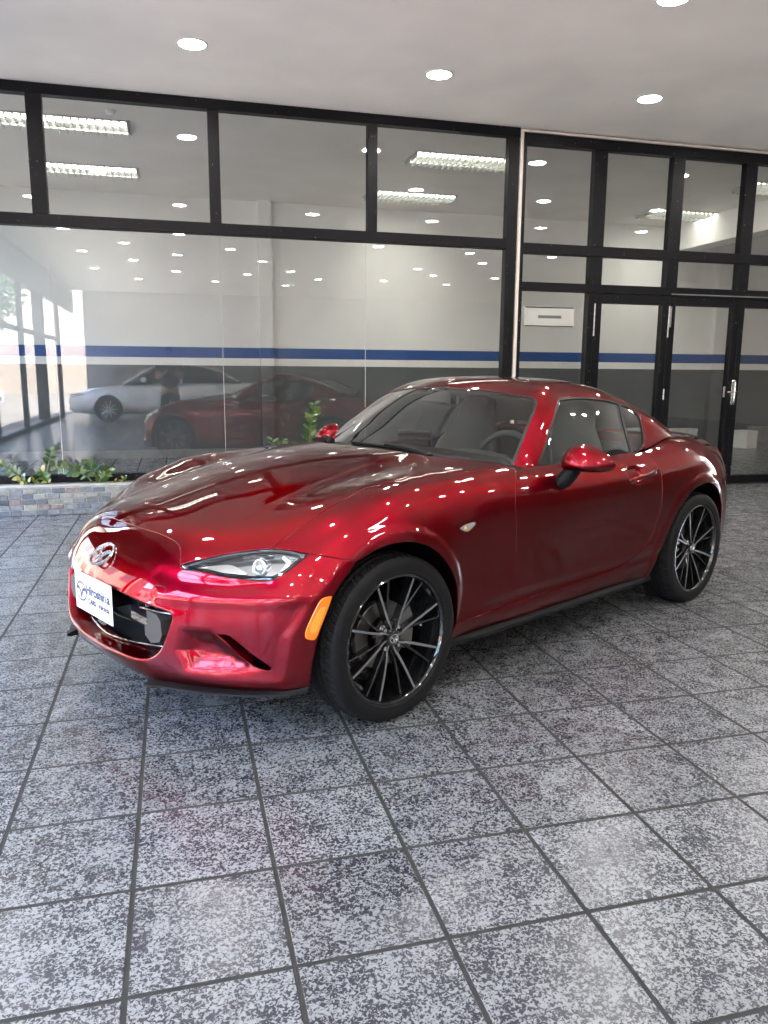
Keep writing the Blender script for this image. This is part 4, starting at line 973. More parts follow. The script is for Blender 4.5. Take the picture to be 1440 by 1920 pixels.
M_SEAT = mat('seat_leather', (.045, .047, .046), .5, bump=.15, bscale=300)
M_DASH = mat('dash_vinyl', (.035, .037, .036), .6, bump=.15, bscale=500)

def sunk(P, d, S=BODY):
    P = np.asarray(P, float); return P - S.normal(P) * d
def ribbon(mb, P, N, w, th, m=0):
    """bar of width w and thickness th along P, lying on normals N"""
    P = np.asarray(P, float); t = np.gradient(P, axis=0); t /= np.linalg.norm(t, axis=1)[:, None]
    sd = np.cross(t, N); sd /= np.linalg.norm(sd, axis=1)[:, None]
    w = np.broadcast_to(np.asarray(w, float).reshape(-1, 1), (len(P), 1))
    q = [P - sd * w / 2, P + sd * w / 2, P + sd * w / 2 * .8 + N * th, P - sd * w / 2 * .8 + N * th]
    V = np.concatenate(q); n = len(P); F = []
    for i in range(n - 1):
        for k in range(4): F.append((k * n + i, k * n + i + 1, (k + 1) % 4 * n + i + 1, (k + 1) % 4 * n + i))
    F += [tuple(k * n for k in range(4)), tuple(k * n + n - 1 for k in range(4))[::-1]]
    mb.add(loc(V), F, m)

# headlamps
lt, ltb, ll = c['lamp_top_a'], c['lamp_top_b'], c['lamp_low']
lamp_rim = lambda f: [(lt, f), (ltb, f), (ll, f)]
lamps = panel('headlight', BODY, 'b', [lamp_rim((.0022, .001, .004))], .012, M_CLEAR, sides=(1, -1))
def side_pts(P, sd): return np.asarray(P) * [1, sd, 1]
for lp, sd in zip(lamps, (1, -1)):
    s1 = (sd,)
    panel('bucket', BODY, 'b', [lamp_rim((.010, .001, .001))], .014, M_LAMPIN, lp, s1, off=-.042)
    rimP = np.concatenate([lt, ltb[1:], ll[1:-1]]); N = BODY.normal(rimP)
    inner = panel  # side wall between lens and bucket
    uv = BODY.chart(rimP, 'b'); a, b_ = uv, np.roll(uv, -1, 0)
    ccw = np.sum(a[:, 0] * b_[:, 1] - b_[:, 0] * a[:, 1]) > 0
    t_ = np.roll(uv, -1, 0) - np.roll(uv, 1, 0); t_ /= np.linalg.norm(t_, axis=1)[:, None]
    inn = np.stack([-t_[:, 1], t_[:, 0]], 1) * (1 if ccw else -1)
    top = BODY.cast(uv + inn * .0022, 'b') - N * .004; bot = BODY.cast(uv + inn * .010, 'b') - N * .043
    n = len(top); F = [(i, (i + 1) % n, n + (i + 1) % n, n + i) for i in range(n)]
    mesh_obj('bezel', loc(side_pts(np.concatenate([top, bot]), sd)), F, M_LAMPIN, lp, smooth_=True)
    # projector
    pc = np.array([-.4637, .6468, .6369]); pn = BODY.normal(pc[None])[0]
    ax = np.array([-.93, .22, .18]); ax /= np.linalg.norm(ax)
    pc = pc - pn * .034
    u = np.cross(ax, [0, 0, 1.]); u /= np.linalg.norm(u); w = np.cross(u, ax)
    def turned(prof, name, m, k=28):
        V, F = [], []
        for r, h in prof:
            for j in range(k):
                a = 2 * math.pi * j / k; V.append(pc + ax * h + .84 * r * (math.cos(a) * u + math.sin(a) * w))
        for i in range(len(prof) - 1):
            for j in range(k): F.append((i * k + j, i * k + (j + 1) % k, (i + 1) * k + (j + 1) % k, (i + 1) * k + j))
        mesh_obj(name, loc(side_pts(V, sd)), F, m, lp, smooth_=True)
    turned([(.034, -.02), (.036, .010), (.0335, .015), (.029, .012), (.028, .004)], 'projector_ring', M_MIRR)
    turned([(.028, .006), (.024, .013), (.016, .018), (.007, .0205), (.0005, .021)], 'projector_lens', mat('projector_glass', (.5, .52, .52), .03, .6, coat=1))
    # running light chevron
    dr = crv([(-.4006, .6939, .665), (-.3978, .7233, .6507)], .006); dr2 = crv([(-.3978, .7233, .6507), (-.4158, .7267, .6313), (-.4447, .7213, .6042)], .006)
    mb = MB()
    for D, wd in ((dr, .010), (dr2, np.linspace(.012, .016, len(dr2)))):
        Nn = BODY.normal(D); ribbon(mb, side_pts(D - Nn * .022, sd), side_pts(Nn, sd), wd, .008)
    mb.build('running_light', M_DRL, lp)
    ring('lens_border', BODY, 'b', [lt, ltb, ll], .013, M_GLOSS, lp, s1, off=-.011, depth=.004)
    # bright blade towards the nose and the dark sill of the unit
    bl = np.array([(-.6280, .4520, .6100), (-.5959, .4894, .6215), (-.5581, .5306, .6300), (-.5265, .5675, .633), (-.5125, .598, .6228), (-.5005, .6278, .6081), (-.5384, .582, .6093), (-.584, .5212, .6107)])
    panel('reflector_blade', BODY, 'b', [[(crv(np.concatenate([bl, bl[:1]]), .008), (0, .002, .008))]], .012, M_MIRR, lp, s1, off=-.016)
    bd = np.array([(-.600, .505, .6040), (-.5556, .5757, .5950), (-.5056, .6412, .5895), (-.4700, .700, .5955), (-.4500, .720, .603), (-.4844, .6607, .6010), (-.5291, .6001, .603), (-.5738, .5383, .607)])
    panel('lower_bezel', BODY, 'b', [[(crv(np.concatenate([bd, bd[:1]]), .008), (0, .002, .010))]], .012, M_GLOSS, lp, s1, off=-.012)
    mb = MB()
    for q in range(4):
        k = q / 3
        a = np.array([-.392 - .015 * k, .715 + .012 * k, .662 - .012 * k]); D = np.stack([a, a + [.018, .02, .001]])
        D = crv(D, .006); Nn = BODY.normal(D); ribbon(mb, side_pts(D - Nn * .03, sd), side_pts(Nn, sd), .003, .012)
    mb.build('reflector_fins', M_MIRR, lp)

# amber marker and side repeater
def blob(name, P, m, off, rad, dep, sides, parent=None, kind='b', h=.008):
    return panel(name, BODY, kind, [[(crv(np.concatenate([P, P[:1]]), .006), (0, rad, dep))]], h, m, parent, sides, off=off)
for sd in (1, -1):
    a = blob('side_marker', CV['marker'], M_AMBER, .0035, .003, .009, (sd,))[0]
    a2 = CV['marker'].mean(0); blob('marker_reflex', (CV['marker'] - a2) * .62 + a2, mat('amber_reflex', (.9, .33, .03), .2, bump=.5, bscale=900), .0040, .0005, .001, (sd,), a)
    b_ = blob('side_repeater', CV['indicator'], M_CLEAR, .005, .003, .010, (sd,), None, 'r', .007)[0]
    a2 = CV['indicator'].mean(0)
    blob('repeater_reflector', (CV['indicator'] - a2) * .88 + a2, mat('repeater_white', (.7, .68, .62), .15, .6), .0012, .001, .003, (sd,), b_, 'r', .007)
    mb = MB(); mb.lathe([(0, .004), (.006, .003), (.008, 0)], 12, axis='y'); q = mb.build('repeater_bulb', mat('repeater_amber', (.7, .42, .12), .2), b_, True)
    q.location = L3(.352, sd * .8475, .681); q.rotation_euler.z = 0 if sd < 0 else math.pi
# tow cover line
tw = np.array([(-.728, .330, .492), (-.716, .342, .530), (-.708, .352, .541), (-.690, .398, .546), (-.6855, .418, .540), (-.706, .400, .498)])
tw = on_body(crv(tw, .006), 'b'); mb = MB()
ribbon(mb, tw - BODY.normal(tw) * .0012, BODY.normal(tw), .0022, .0014); mb.build('tow_cover_joint', mat('joint_shadow', (.05, .002, .004), .5), CAR)

# emblem
def emblem(mb, o, u, v, n, w, th, m=0, ringw=.085):
    o, u, v, n = (np.asarray(q, float) for q in (o, u, v, n))
    k = 48; V, F = [], []
    A, B = w / 2, w * .395
    for j in range(k):
        a = 2 * math.pi * j / k; ca, sa = math.cos(a), math.sin(a); rw = w * ringw
        for d, z in ((0, 0), (0.12, th), (.88, th), (1, 0)):
            V.append(o + u * (A - rw * d) * ca + v * (B - rw * d) * sa + n * z)
    for j in range(k):
        for q in range(3): F.append((j * 4 + q, (j + 1) % k * 4 + q, (j + 1) % k * 4 + q + 1, j * 4 + q + 1))
    mb.add(V, F, m)
    P = [(-.43, .17), (-.22, .175), (-.09, .075), (0, -.08), (.09, .075), (.22, .175), (.43, .17), (.455, .05), (.24, .055), (.13, -.02), (.035, -.30), (-.035, -.30), (-.13, -.02), (-.24, .055), (-.455, .05)]
    V = [o + u * w * a + v * w * b for a, b in P] + [o + u * w * a * .97 + v * w * (b * .97) + n * th for a, b in P]
    n_ = len(P)
    F = [(j, (j + 1) % n_, n_ + (j + 1) % n_, n_ + j) for j in range(n_)] + [tuple(range(n_, 2 * n_))]
    # split the concave cap into convex pieces
    F.pop(); t = lambda *q: F.append(tuple(n_ + i for i in q))
    t(0, 14, 13, 1); t(1, 13, 12, 2); t(2, 12, 11, 3); t(3, 11, 10); t(3, 10, 9, 4); t(4, 9, 8, 5); t(5, 8, 7, 6)
    mb.add(V, F, m)
eo = BODY.cast(BODY.chart(np.array([[-.724, 0, .588]]), 'b'), 'b')[0]; en = BODY.normal(eo[None])[0]
en = en + [.10, 0, .22]; en /= np.linalg.norm(en); eu = np.array([0, 1., 0]); ev = np.cross(en, eu); ev *= np.sign(ev[2])
mb = MB(); emblem(mb, loc(eo + en * .006), loc(eu), loc(ev), loc(en), .138, .007, ringw=.075)
ob = mb.build('emblem', M_CHR, CAR, True)

# mouth: black insert, bars, sensor plates
MX = -.66
mi = mouth.copy(); full = np.concatenate([mouth, mir(mouth)[1:-1]])
yz = full[:, 1:] * [.985, .97] + [0, .010]
k_ = len(yz)
poly = [(float(a), float(b)) for a, b in yz]
V = [(-.655 + .10 * a * a * 1.6, -a, b) for a, b in poly]; V2 = [(-.45, -a, b) for a, b in poly]
mesh_obj('grille_tunnel', V + V2, [(i, (i + 1) % k_, k_ + (i + 1) % k_, k_ + i) for i in range(k_)] + [tuple(range(k_, 2 * k_))], M_DARK, CAR)
def grille_bar(z, half, r, dz, m, s0=-.70, sy=.62):
    P = [(s0 + sy * y * y, -y, z + dz * abs(y)) for y in np.linspace(-half, half, 33)]
    MB().tube(P, r, 8).build('grille_bar', m, CAR, True)
grille_bar(.283, .40, .005, .06, M_GLOSS, -.725); grille_bar(.346, .43, .0045, .05, M_BLK, -.68)
for y0, y1, z0, z1, s0 in ((.165, .305, .375, .490, -.705), (-.40, -.19, .36, .495, -.69)):
    MB().box((s0 - .001, -y1, z0), (s0 + .03, -y0, z1), ch=.008).build('sensor_panel', M_GLOSS, CAR)
for sg in (1, -1):
    pl = [(.275, .345), (.275, .425), (.30, .440), (.375, .442), (.398, .425), (.405, .375), (.385, .345), (.32, .325)]
    MB().prism([(-sg * a, b) for a, b in pl], (-.705, 0, 0), (0, 1, 0), (0, 0, 1), (.10, 0, 0)).build('intake_duct', mat('duct_plastic', (.03, .03, .032), .5), CAR)
    MB().tube([L3(-.70, sg * .235, .452), L3(-.715, sg * .27, .448), L3(-.69, sg * .36, .445), L3(-.66, sg * .43, .446)], .005, 8).build('duct_lip', M_GLOSS, CAR, True)

# show plate with lettering
PC, PN = np.array([-.7905, 0, .437]), np.array([-1., 0, 0])
pw, ph = .335, .150
plate = MB().box((-.7745, -pw / 2, .437 - ph / 2), (-.7715, pw / 2, .437 + ph / 2), ch=.001).build('show_plate', M_PLATE, CAR)
MB().box((-.771, -.10, .41), (-.66, .10, .45)).build('plate_bracket', M_BLK, CAR)
def text_mesh(body, size, name, m, parent, M, align='LEFT', ext=.0004, off=0.):
    cu = bpy.data.curves.new(name, 'FONT'); cu.body = body; cu.size = size; cu.extrude = ext; cu.align_x = align; cu.offset = off
    o = bpy.data.objects.new(name, cu); COL.objects.link(o); bpy.context.view_layer.update()
    me = bpy.data.meshes.new_from_object(o.evaluated_get(bpy.context.evaluated_depsgraph_get()))
    bpy.data.objects.remove(o); me.materials.clear(); me.materials.append(m)
    me.transform(M); q = bpy.data.objects.new(name, me); return link(q, parent)
# seen from the front, the reader's right is the car's left (+y, local -Y)
def plate_M(y, z): return Matrix(((0, 0, -1, -.7750), (-1, 0, 0, -y), (0, 1, 0, z), (0, 0, 0, 1)))
text_mesh('Hiroshima', .0500, 'lettering', M_NAVY, plate, plate_M(-.060, .438), off=.0013)
text_mesh('CARS - Valencia', .0285, 'lettering', M_NAVY, plate, plate_M(-.046, .403), off=.0008)
mb = MB(); emblem(mb, (-.7747, .108, .437), (0, -1, 0), (0, 0, 1), (-1, 0, 0), .098, .0006, ringw=.07); mb.build('plate_emblem', M_NAVY, plate)

# under-lip, side skirts
kk = int(np.argmin(np.abs(bump_low[:, 1] - .345)))
LP = bump_low[:kk + 1]
for sg in (1, -1):
    V, F = [], []
    for i, p in enumerate(LP):
        f = i / (len(LP) - 1)
        o = np.array([-.55 - .4 * f, .8 - .75 * f, 0]); o /= np.linalg.norm(o)
        ex = .006 + .020 * math.sin(min(1, f * 1.3) * math.pi / 2) + (.012 if f > .93 else 0)
        zt = p[2] - .004
        sec = [p - o * .07 + [0, 0, .0], p + o * .0 + [0, 0, .002], p + o * ex + [0, 0, -.008], p + o * (ex + .002) + [0, 0, -.015], p + o * (ex - .012) + [0, 0, -.021], p - o * .07 + [0, 0, -.022]]
        V += [q * [1, sg, 1] for q in sec]
    n = len(LP)
    for i in range(n - 1):
        for q in range(6): F.append((i * 6 + q, i * 6 + (q + 1) % 6, (i + 1) * 6 + (q + 1) % 6, (i + 1) * 6 + q))
    F += [tuple(range(6)), tuple((n - 1) * 6 + q for q in range(6))]
    o = mesh_obj('front_lip', loc(V), F, M_BLK, CAR, smooth_=True)
    bm = bmesh.new(); bm.from_mesh(o.data); bmesh.ops.recalc_face_normals(bm, faces=bm.faces); bm.to_mesh(o.data); bm.free(); o.data.set_sharp_from_angle(angle=math.radians(35))
    SK = []
    V, F = [], []
    ss = np.linspace(.315, 1.875, 40)
    for s in ss:
        e_ = .012 * (1 if .4 < s < 1.8 else .4)
        z = .222
        sec = [(s, .76, z + .01), (s, .804, z + .003), (s, .808 + e_, z - .010), (s, .810 + e_, z - .024), (s, .79, z - .030), (s, .72, z - .028)]
        V += [np.array(q) * [1, sg, 1] for q in sec]
    for i in range(len(ss) - 1):
        for q in range(6): F.append((i * 6 + q, i * 6 + (q + 1) % 6, (i + 1) * 6 + (q + 1) % 6, (i + 1) * 6 + q))
    F += [tuple(range(6)), tuple((len(ss) - 1) * 6 + q for q in range(6))]
    o = mesh_obj('side_skirt', loc(V), F, M_BLK, CAR, smooth_=True)
    bm = bmesh.new(); bm.from_mesh(o.data); bmesh.ops.recalc_face_normals(bm, faces=bm.faces); bm.to_mesh(o.data); bm.free(); o.data.set_sharp_from_angle(angle=math.radians(35))
# arch liners and floor pan
for sg in (1, -1):
    for A in (np.concatenate([arch_b[::-1], c['arch_fender'][1:], c['arch_sill'][1:]]), ra):
        cen = np.array([A[:, 0].mean(), 0, .30])
        o_ = A - [0, .014, 0]; out = (A - cen) * [1, 0, 1]; out /= np.linalg.norm(out, axis=1)[:, None]
        o_ = o_ + out * .012; i_ = o_.copy(); i_[:, 1] = .44; n = len(A)
        V = np.concatenate([o_, i_, [[cen[0], .44, .16]]]) * [1, sg, 1]
        F = [(i, i + 1, n + i + 1, n + i) for i in range(n - 1)] + [(n + i, n + i + 1, 2 * n) for i in range(n - 1)]
        mesh_obj('arch_liner', loc(V), F, M_BLK, CAR, smooth_=True)
MB().box((-.62, -.44, .15), (2.95, .44, .17)).build('floor_pan', M_DARK, CAR)
for sg in (1, -1): MB().box((.42, min(sg * .44, sg * .77), .17), (1.80, max(sg * .44, sg * .77), .185)).build('floor_pan', M_DARK, CAR)
MB().box((-.55, -.43, .172), (.60, .43, .60)).build('engine_bay', M_DARK, CAR)

# wheels
def make_tyre():
    n = 360
    side = [(.232, -.088), (.242, -.0975), (.2475, -.1035), (.2515, -.1055), (.255, -.1045), (.264, -.1065), (.278, -.1072), (.292, -.1045), (.3015, -.099), (.3080, -.0915)]
    hs_ = np.linspace(-.086, .086, 45)
    tread = [(.3150 - .0065 * (abs(h) / .086) ** 3.2, h) for h in hs_]
    prof = side + tread + [(r, -h) for r, h in side[::-1]]
    V = []
    for r, h in prof:
        for k in range(n):
            a = 2 * math.pi * k / n; d = 0
            if abs(h) <= .0865:
                if min(abs(abs(h) - .020), abs(abs(h) - .050)) < .0042: d = .0065
                else:
                    ph = (k / n * 60 + h * 14) % 1
                    if abs(h) > .056 and ph < .17: d = .005
                    elif .024 < abs(h) < .046 and (k / n * 60 - h * 22) % 1 < .14: d = .0035
            elif .300 < r < .309 and (k / n * 60 + h * 14) % 1 < .17: d = .0022
            V.append(((r - d) * math.cos(a), h, (r - d) * math.sin(a)))
    F = []
    for i in range(len(prof) - 1):
        for k in range(n): F.append((i * n + k, (i + 1) * n + k, (i + 1) * n + (k + 1) % n, i * n + (k + 1) % n))
    o = mesh_obj('tyre', V, F, M_TYRE, None, smooth_=True); o.data.set_sharp_from_angle(angle=math.radians(30)); return o
def make_wheel():
    W = empty('wheel')
    ty = make_tyre(); ty.parent = W
    rim = MB().lathe([(.2375, -.0965), (.2375, -.1005), (.2345, -.1025), (.2295, -.1015), (.2255, -.096), (.223, -.086), (.2175, -.05), (.209, -.01), (.204, .03), (.206, .085), (.232, .092)], 96, axis='y')
    rm_ = rim.build('rim', M_RIM, W, True); rm_.scale = (1.03, 1, 1.03)
    def spoke(path, w, dep, cut, name):
        """path of (r, angle deg, height); flat face outwards"""
        P = np.array([(r * math.cos(math.radians(a)), h, r * math.sin(math.radians(a))) for r, a, h in path])
        t = np.gradient(P, axis=0); t /= np.linalg.norm(t, axis=1)[:, None]
        N = np.array([0, -1., 0]); sd = np.cross(t, N); sd /= np.linalg.norm(sd, axis=1)[:, None]
        w = np.asarray(w)[:, None]; V = []
        ch = .0016
        rows = [P + sd * (w / 2 - ch), P + sd * w / 2 + [0, ch, 0], P + sd * w * .38 + [0, dep, 0], P - sd * w * .38 + [0, dep, 0], P - sd * w / 2 + [0, ch, 0], P - sd * (w / 2 - ch)]
        V = np.concatenate(rows); n = len(P); F, M_ = [], []
        for i in range(n - 1):
            for k in range(6):
                F.append((k * n + i, k * n + i + 1, (k + 1) % 6 * n + i + 1, (k + 1) % 6 * n + i)); M_.append(1 if (k == 5 and cut) else 0)
        F += [tuple(k * n for k in range(6)), tuple(k * n + n - 1 for k in range(6))[::-1]]; M_ += [0, 0]
        o = mesh_obj(name, V, F, None, W, mats=[M_RIM, M_CUT], mi=M_)
        bm = bmesh.new(); bm.from_mesh(o.data); bmesh.ops.recalc_face_normals(bm, faces=bm.faces); bm.to_mesh(o.data); bm.free()
        return o
    g0 = spoke([(.030, -14, -.071), (.045, -12, -.0725), (.060, -7, -.074), (.066, -4.6, -.0752), (.10, -1.6, -.080), (.15, -.4, -.087), (.2235, 0, -.0945)], [.008, .009, .011, .0118, .0122, .012, .0115], .034, True, 'cut_spoke')
    b0 = spoke([(.042, -14, -.060), (.070, -10, -.064), (.11, -12.5, -.069), (.16, -14, -.077), (.2235, -15.5, -.086)], [.013, .012, .010, .009, .0085], .030, False, 'black_spoke')
    for k in range(8):
        for o in (g0, b0):
            q = o if k == 0 else o.copy()
            if k: COL.objects.link(q); q.parent = W
            q.rotation_euler = (0, -math.radians(24 + 45 * k), 0); q.scale = (1.03, 1, 1.03)
    MB().lathe([(.062, -.030), (.062, -.050), (.056, -.056), (.036, -.060), (.034, -.070), (.0, -.0705)], 40, axis='y').build('hub', M_RIM, W, True)
    cap = MB().lathe([(.0275, -.070), (.0275, -.0775), (.0255, -.079), (.0, -.0795)], 32, axis='y').build('centre_cap', M_RIM, W, True)
    mb = MB(); emblem(mb, (0, -.0794, 0), (1, 0, 0), (0, 0, 1), (0, -1, 0), .044, .0016, ringw=.1); mb.build('cap_emblem', M_CHROME, W)
    for k in range(4):
        a = math.radians(45 + 90 * k)
        x, z = .0485 * math.cos(a), .0485 * math.sin(a)
        q = MB().lathe([(.0102, -.045), (.0102, -.0655), (.0085, -.0695), (.0, -.070)], 6, (x, 0, z), 'y').build('wheel_nut', M_CHROME, W)
    MB().lathe([(.07, .0), (.07, -.012), (.128, -.012), (.130, -.010), (.130, .012), (.07, .012)], 48, axis='y').build('brake_disc', M_DISC, W, True)
    cal = [(-.16, .0), (-.155, .05), (-.14, .085), (-.075, .06), (-.085, .0), (-.075, -.06), (-.14, -.085), (-.155, -.05)]
    MB().prism([(-a * .92, b) for a, b in cal], (0, -.028, 0), (1, 0, 0), (0, 0, 1), (0, .05, 0)).build('caliper', mat('caliper_grey', (.22, .22, .22), .4, .5), W)
    return W
proto_w = make_wheel()
for k, (s, sd) in enumerate(((0, 1), (2.31, 1), (0, -1), (2.31, -1))):
    w = proto_w if k == 0 else copy_tree(proto_w)
    w.parent = CAR; w.location = L3(s, sd * .743, .3105); w.rotation_euler = (0, 0, 0 if sd > 0 else math.pi)

# door mirrors
def mirror_body(sd):
    OUT = [(.800, .862), (.802, .905), (.815, .938), (.842, .962), (.870, .968), (.905, .960), (.950, .940), (.985, .917), (1.006, .895), (1.010, .878), (.998, .862), (.975, .852), (.93, .848), (.87, .848), (.825, .851)]
    OUT = crv([(0, a, b) for a, b in OUT + OUT[:1]], .008)[:-1, 1:]
    cen = np.array([.895, .888]); V, F = [], []; n = len(OUT)
    lev = [0, .15, .3, .45, .6, .72, .82, .9, .96, .99]
    for t in lev:
        k = (1 - t ** 2.3) ** (1 / 2.1); P = cen + (OUT - cen) * k + np.array([.0, -.004 * t])
        for y, z in P: V.append((1.105 - .125 * t + .28 * (y - .9) * (1 - .3 * t), y, z))
    for i in range(len(lev) - 1):
        for j in range(n): F.append((i * n + j, i * n + (j + 1) % n, (i + 1) * n + (j + 1) % n, (i + 1) * n + j))
    V.append((.979, .895, .884)); F += [((len(lev) - 1) * n + j, (len(lev) - 1) * n + (j + 1) % n, len(V) - 1) for j in range(n)]
    V = np.array(V)
    mi = []
    for f in F:
        z = np.mean([V[q][2] for q in f]); mi.append(1 if z < .8595 else 0)
    o = mesh_obj('mirror', loc(V * [1, sd, 1]), F, None, CAR, smooth_=True, mats=[M_RED, M_BLK], mi=mi)
    bm = bmesh.new(); bm.from_mesh(o.data); bmesh.ops.recalc_face_normals(bm, faces=bm.faces); bm.to_mesh(o.data); bm.free()
    G_ = cen + (OUT - cen) * .93
    mesh_obj('mirror_glass', loc(np.array([(1.100 + .28 * (y - .9), y, z) for y, z in G_]) * [1, sd, 1]), [tuple(range(n))], M_CHR, o)
    MB().tube([L3(1.01, sd * .812, .787), L3(1.015, sd * .828, .805), L3(1.035, sd * .842, .83), L3(1.05, sd * .85, .857)], [.030, .037, .036, .040], 16).build('mirror_arm', M_BLK, o, True)
for sd in (1, -1): mirror_body(sd)
# door handles
for sd, d_ in ((1, door[0]), (-1, door[1])):
    hp = crv([(1.545, .845, .763), (1.57, .862, .767), (1.63, .868, .774), (1.70, .868, .781), (1.755, .862, .786), (1.775, .848, .788)], .008)
    N = np.tile([0, 1., 0], (len(hp), 1)); k = len(hp)
    rad = .0125 * np.sin(np.linspace(.35, math.pi - .5, k)) ** .5
    o = MB().tube([L3(p[0], sd * p[1], p[2]) for p in hp], list(rad), 12).build('door_handle', M_RED, d_, True)
    MB().lathe([(.011, -.002), (.011, .006), (.006, .008), (0, .008)], 16, axis='y').build('lock_cap', M_RED, d_, True).location = L3(1.79, sd * .857, .788)
    bpy.data.objects[-1] if False else None
# wipers
def wiper(P0, P1, base, sgn):
    o = empty('wiper', parent=CAR)
    P = crv([P0, (np.array(P0) + P1) / 2 + [0, 0, .004], P1], .02)
    mb = MB(); mb.tube([L3(*p) for p in P], .0075, 6); mb.tube([L3(p[0] + .004, p[1], p[2] - .012) for p in P], .004, 5); mb.build('blade', M_BLK, o, True)
    m_ = (np.array(P0) + P1) / 2
    mb = MB(); A = crv([base, np.array(base) * .55 + m_ * .45 + [0, 0, .012], m_ + [0, 0, .014]], .02)
    mb.tube([L3(*p) for p in A], list(np.linspace(.014, .006, len(A))), 8); mb.build('arm', M_BLK, o, True)
    MB().lathe([(.02, -.01), (.02, .008), (.015, .013), (0, .014)], 14, L3(*base)).build('pivot_cap', M_BLK, o, True)
wiper((.545, -.06, .937), (.60, .34, .917), (.60, .40, .905), 1)
wiper((.72, -.60, .912), (.555, -.22, .942), (.56, -.24, .932), -1)

# cabin
INT = empty('cabin', parent=CAR)
MB().box((.80, -.66, .20), (2.02, .66, .26)).build('cabin_floor', M_DASH, INT)
for sg in (1, -1):
    V = [(.72, .70, .3), (2.0, .70, .3), (2.0, .675, .865), (1.2, .69, .845), (.9, .685, .845), (.72, .66, .84)]
    V = np.array(V) * [1, sg, 1]
    mesh_obj('door_card', loc(V), [tuple(range(6))], M_DASH, INT)
MB().prism([(-.60, .25), (.60, .25), (.60, .84), (.52, .90), (-.52, .90), (-.60, .84)], (1.97, 0, 0), (0, 1, 0), (0, 0, 1), (.03, 0, 0)).build('bulkhead', M_DASH, INT)
panel('headliner', CAB, 'r', [both([(hd[::-1], (.01, 0, 0)), (rs, (.01, 0, 0)), (wtp, (.01, 0, 0)), (rl, (.01, 0, 0)), (roof_end, (.01, 0, 0))])], .05, mat('headliner_cloth', (.16, .16, .155), .9), INT, off=-.03)
# dashboard
V, F = [], []
ys = np.linspace(-.655, .655, 33)
for y in ys:
    bn = math.exp(-((y - .36) / .17) ** 4); ay = abs(y)
    sec = [(.52 + .62 * y * y, .86 - .06 * ay), (.66 + .42 * y * y, .872 - .03 * ay), (.84 + .12 * y * y, .885 + .030 * bn - .01 * ay), (.98, .875 + .035 * bn), (1.02, .845 + .03 * bn), (.99, .74), (.95, .55), (.93, .3)]
    V += [(s, y, z) for s, z in sec]
for i in range(len(ys) - 1):
    for q in range(7): F.append((i * 8 + q, i * 8 + q + 1, (i + 1) * 8 + q + 1, (i + 1) * 8 + q))
mesh_obj('dashboard', loc(V), F, M_DASH, INT, smooth_=True)
MB().box((.90, -.115, .875), (.915, .115, .985), ch=.004).build('centre_screen', M_GLOSS, INT)
mb = MB(); ring_ = []
wc, tilt = np.array([1.16, .35, .815]), math.radians(24)
for k in range(49):
    a = 2 * math.pi * k / 48; ring_.append(wc + [math.sin(a) * .178 * math.sin(tilt), .178 * math.cos(a), .178 * math.sin(a) * math.cos(tilt)])
mb.tube([L3(*p) for p in ring_], .0155, 10, cap=False)
for a in (0, math.pi, -math.pi / 2):
    e_ = wc + [math.sin(a) * .17 * math.sin(tilt), .17 * math.cos(a), .17 * math.sin(a) * math.cos(tilt)]
    mb.tube([L3(*wc), L3(*e_)], .014, 6)
mb.lathe([(0, -.03), (.05, -.025), (.06, 0), (.06, .02)], 16, L3(*(wc - [.0, 0, 0])), 'x')
mb.build('steering_wheel', M_DASH, INT, True)
def seat(y0):
    t = empty('seat', parent=CAR)
    V, F = [], []; n = 24
    levels = [(.36, .235, .075), (.48, .25, .085), (.62, .255, .08), (.76, .25, .072), (.86, .225, .062), (.93, .18, .055), (.985, .140, .055), (1.04, .128, .056), (1.09, .122, .052), (1.118, .10, .042), (1.128, .05, .02)]
    for z, w, d_ in levels:
        s0 = 1.58 + (z - .36) * .30
        for k in range(n):
            a = 2 * math.pi * k / n; ca, sa = math.cos(a), math.sin(a)
            dx = math.copysign(abs(ca) ** .6, ca) * d_ - (.025 * abs(sa) ** 3 if ca < 0 and z < .9 else 0); V.append((s0 + dx, y0 + math.copysign(abs(sa) ** .7, sa) * w, z))
    for i in range(len(levels) - 1):
        for k in range(n): F.append((i * n + k, i * n + (k + 1) % n, (i + 1) * n + (k + 1) % n, (i + 1) * n + k))
    F.append(tuple((len(levels) - 1) * n + k for k in range(n)))
    mesh_obj('seat_back', loc(V), F, M_SEAT, t, smooth_=True)
    MB().box((1.14, -y0 - .24, .30), (1.62, -y0 + .24, .44), ch=.05).build('cushion', M_SEAT, t)
for y0 in (.345, -.345): seat(y0)
MB().box((1.10, -.115, 1.105), (1.128, .115, 1.165), ch=.01).build('cabin_mirror', M_GLOSS, INT)
MB().prism([(-.09, 0), (.09, 0), (.06, .06), (-.06, .06)], (1.035, 0, 1.125), (0, 1, 0), (.5, 0, 1), (.04, 0, -.02)).build('sensor_housing', M_DASH, INT)
# tail lamps and plate recess at the back
for sd in (1, -1):
    P = on_body([(2.90 - .0, .55, .70), (2.86, .60, .72), (2.84, .62, .76), (2.86, .59, .80), (2.92, .50, .80), (2.95, .46, .76), (2.94, .48, .71)], 't')
    blob('tail_light', P, mat('red_lens', (.35, .005, .008), .1, coat=1), .004, .003, .01, (sd,), None, 't', .02)

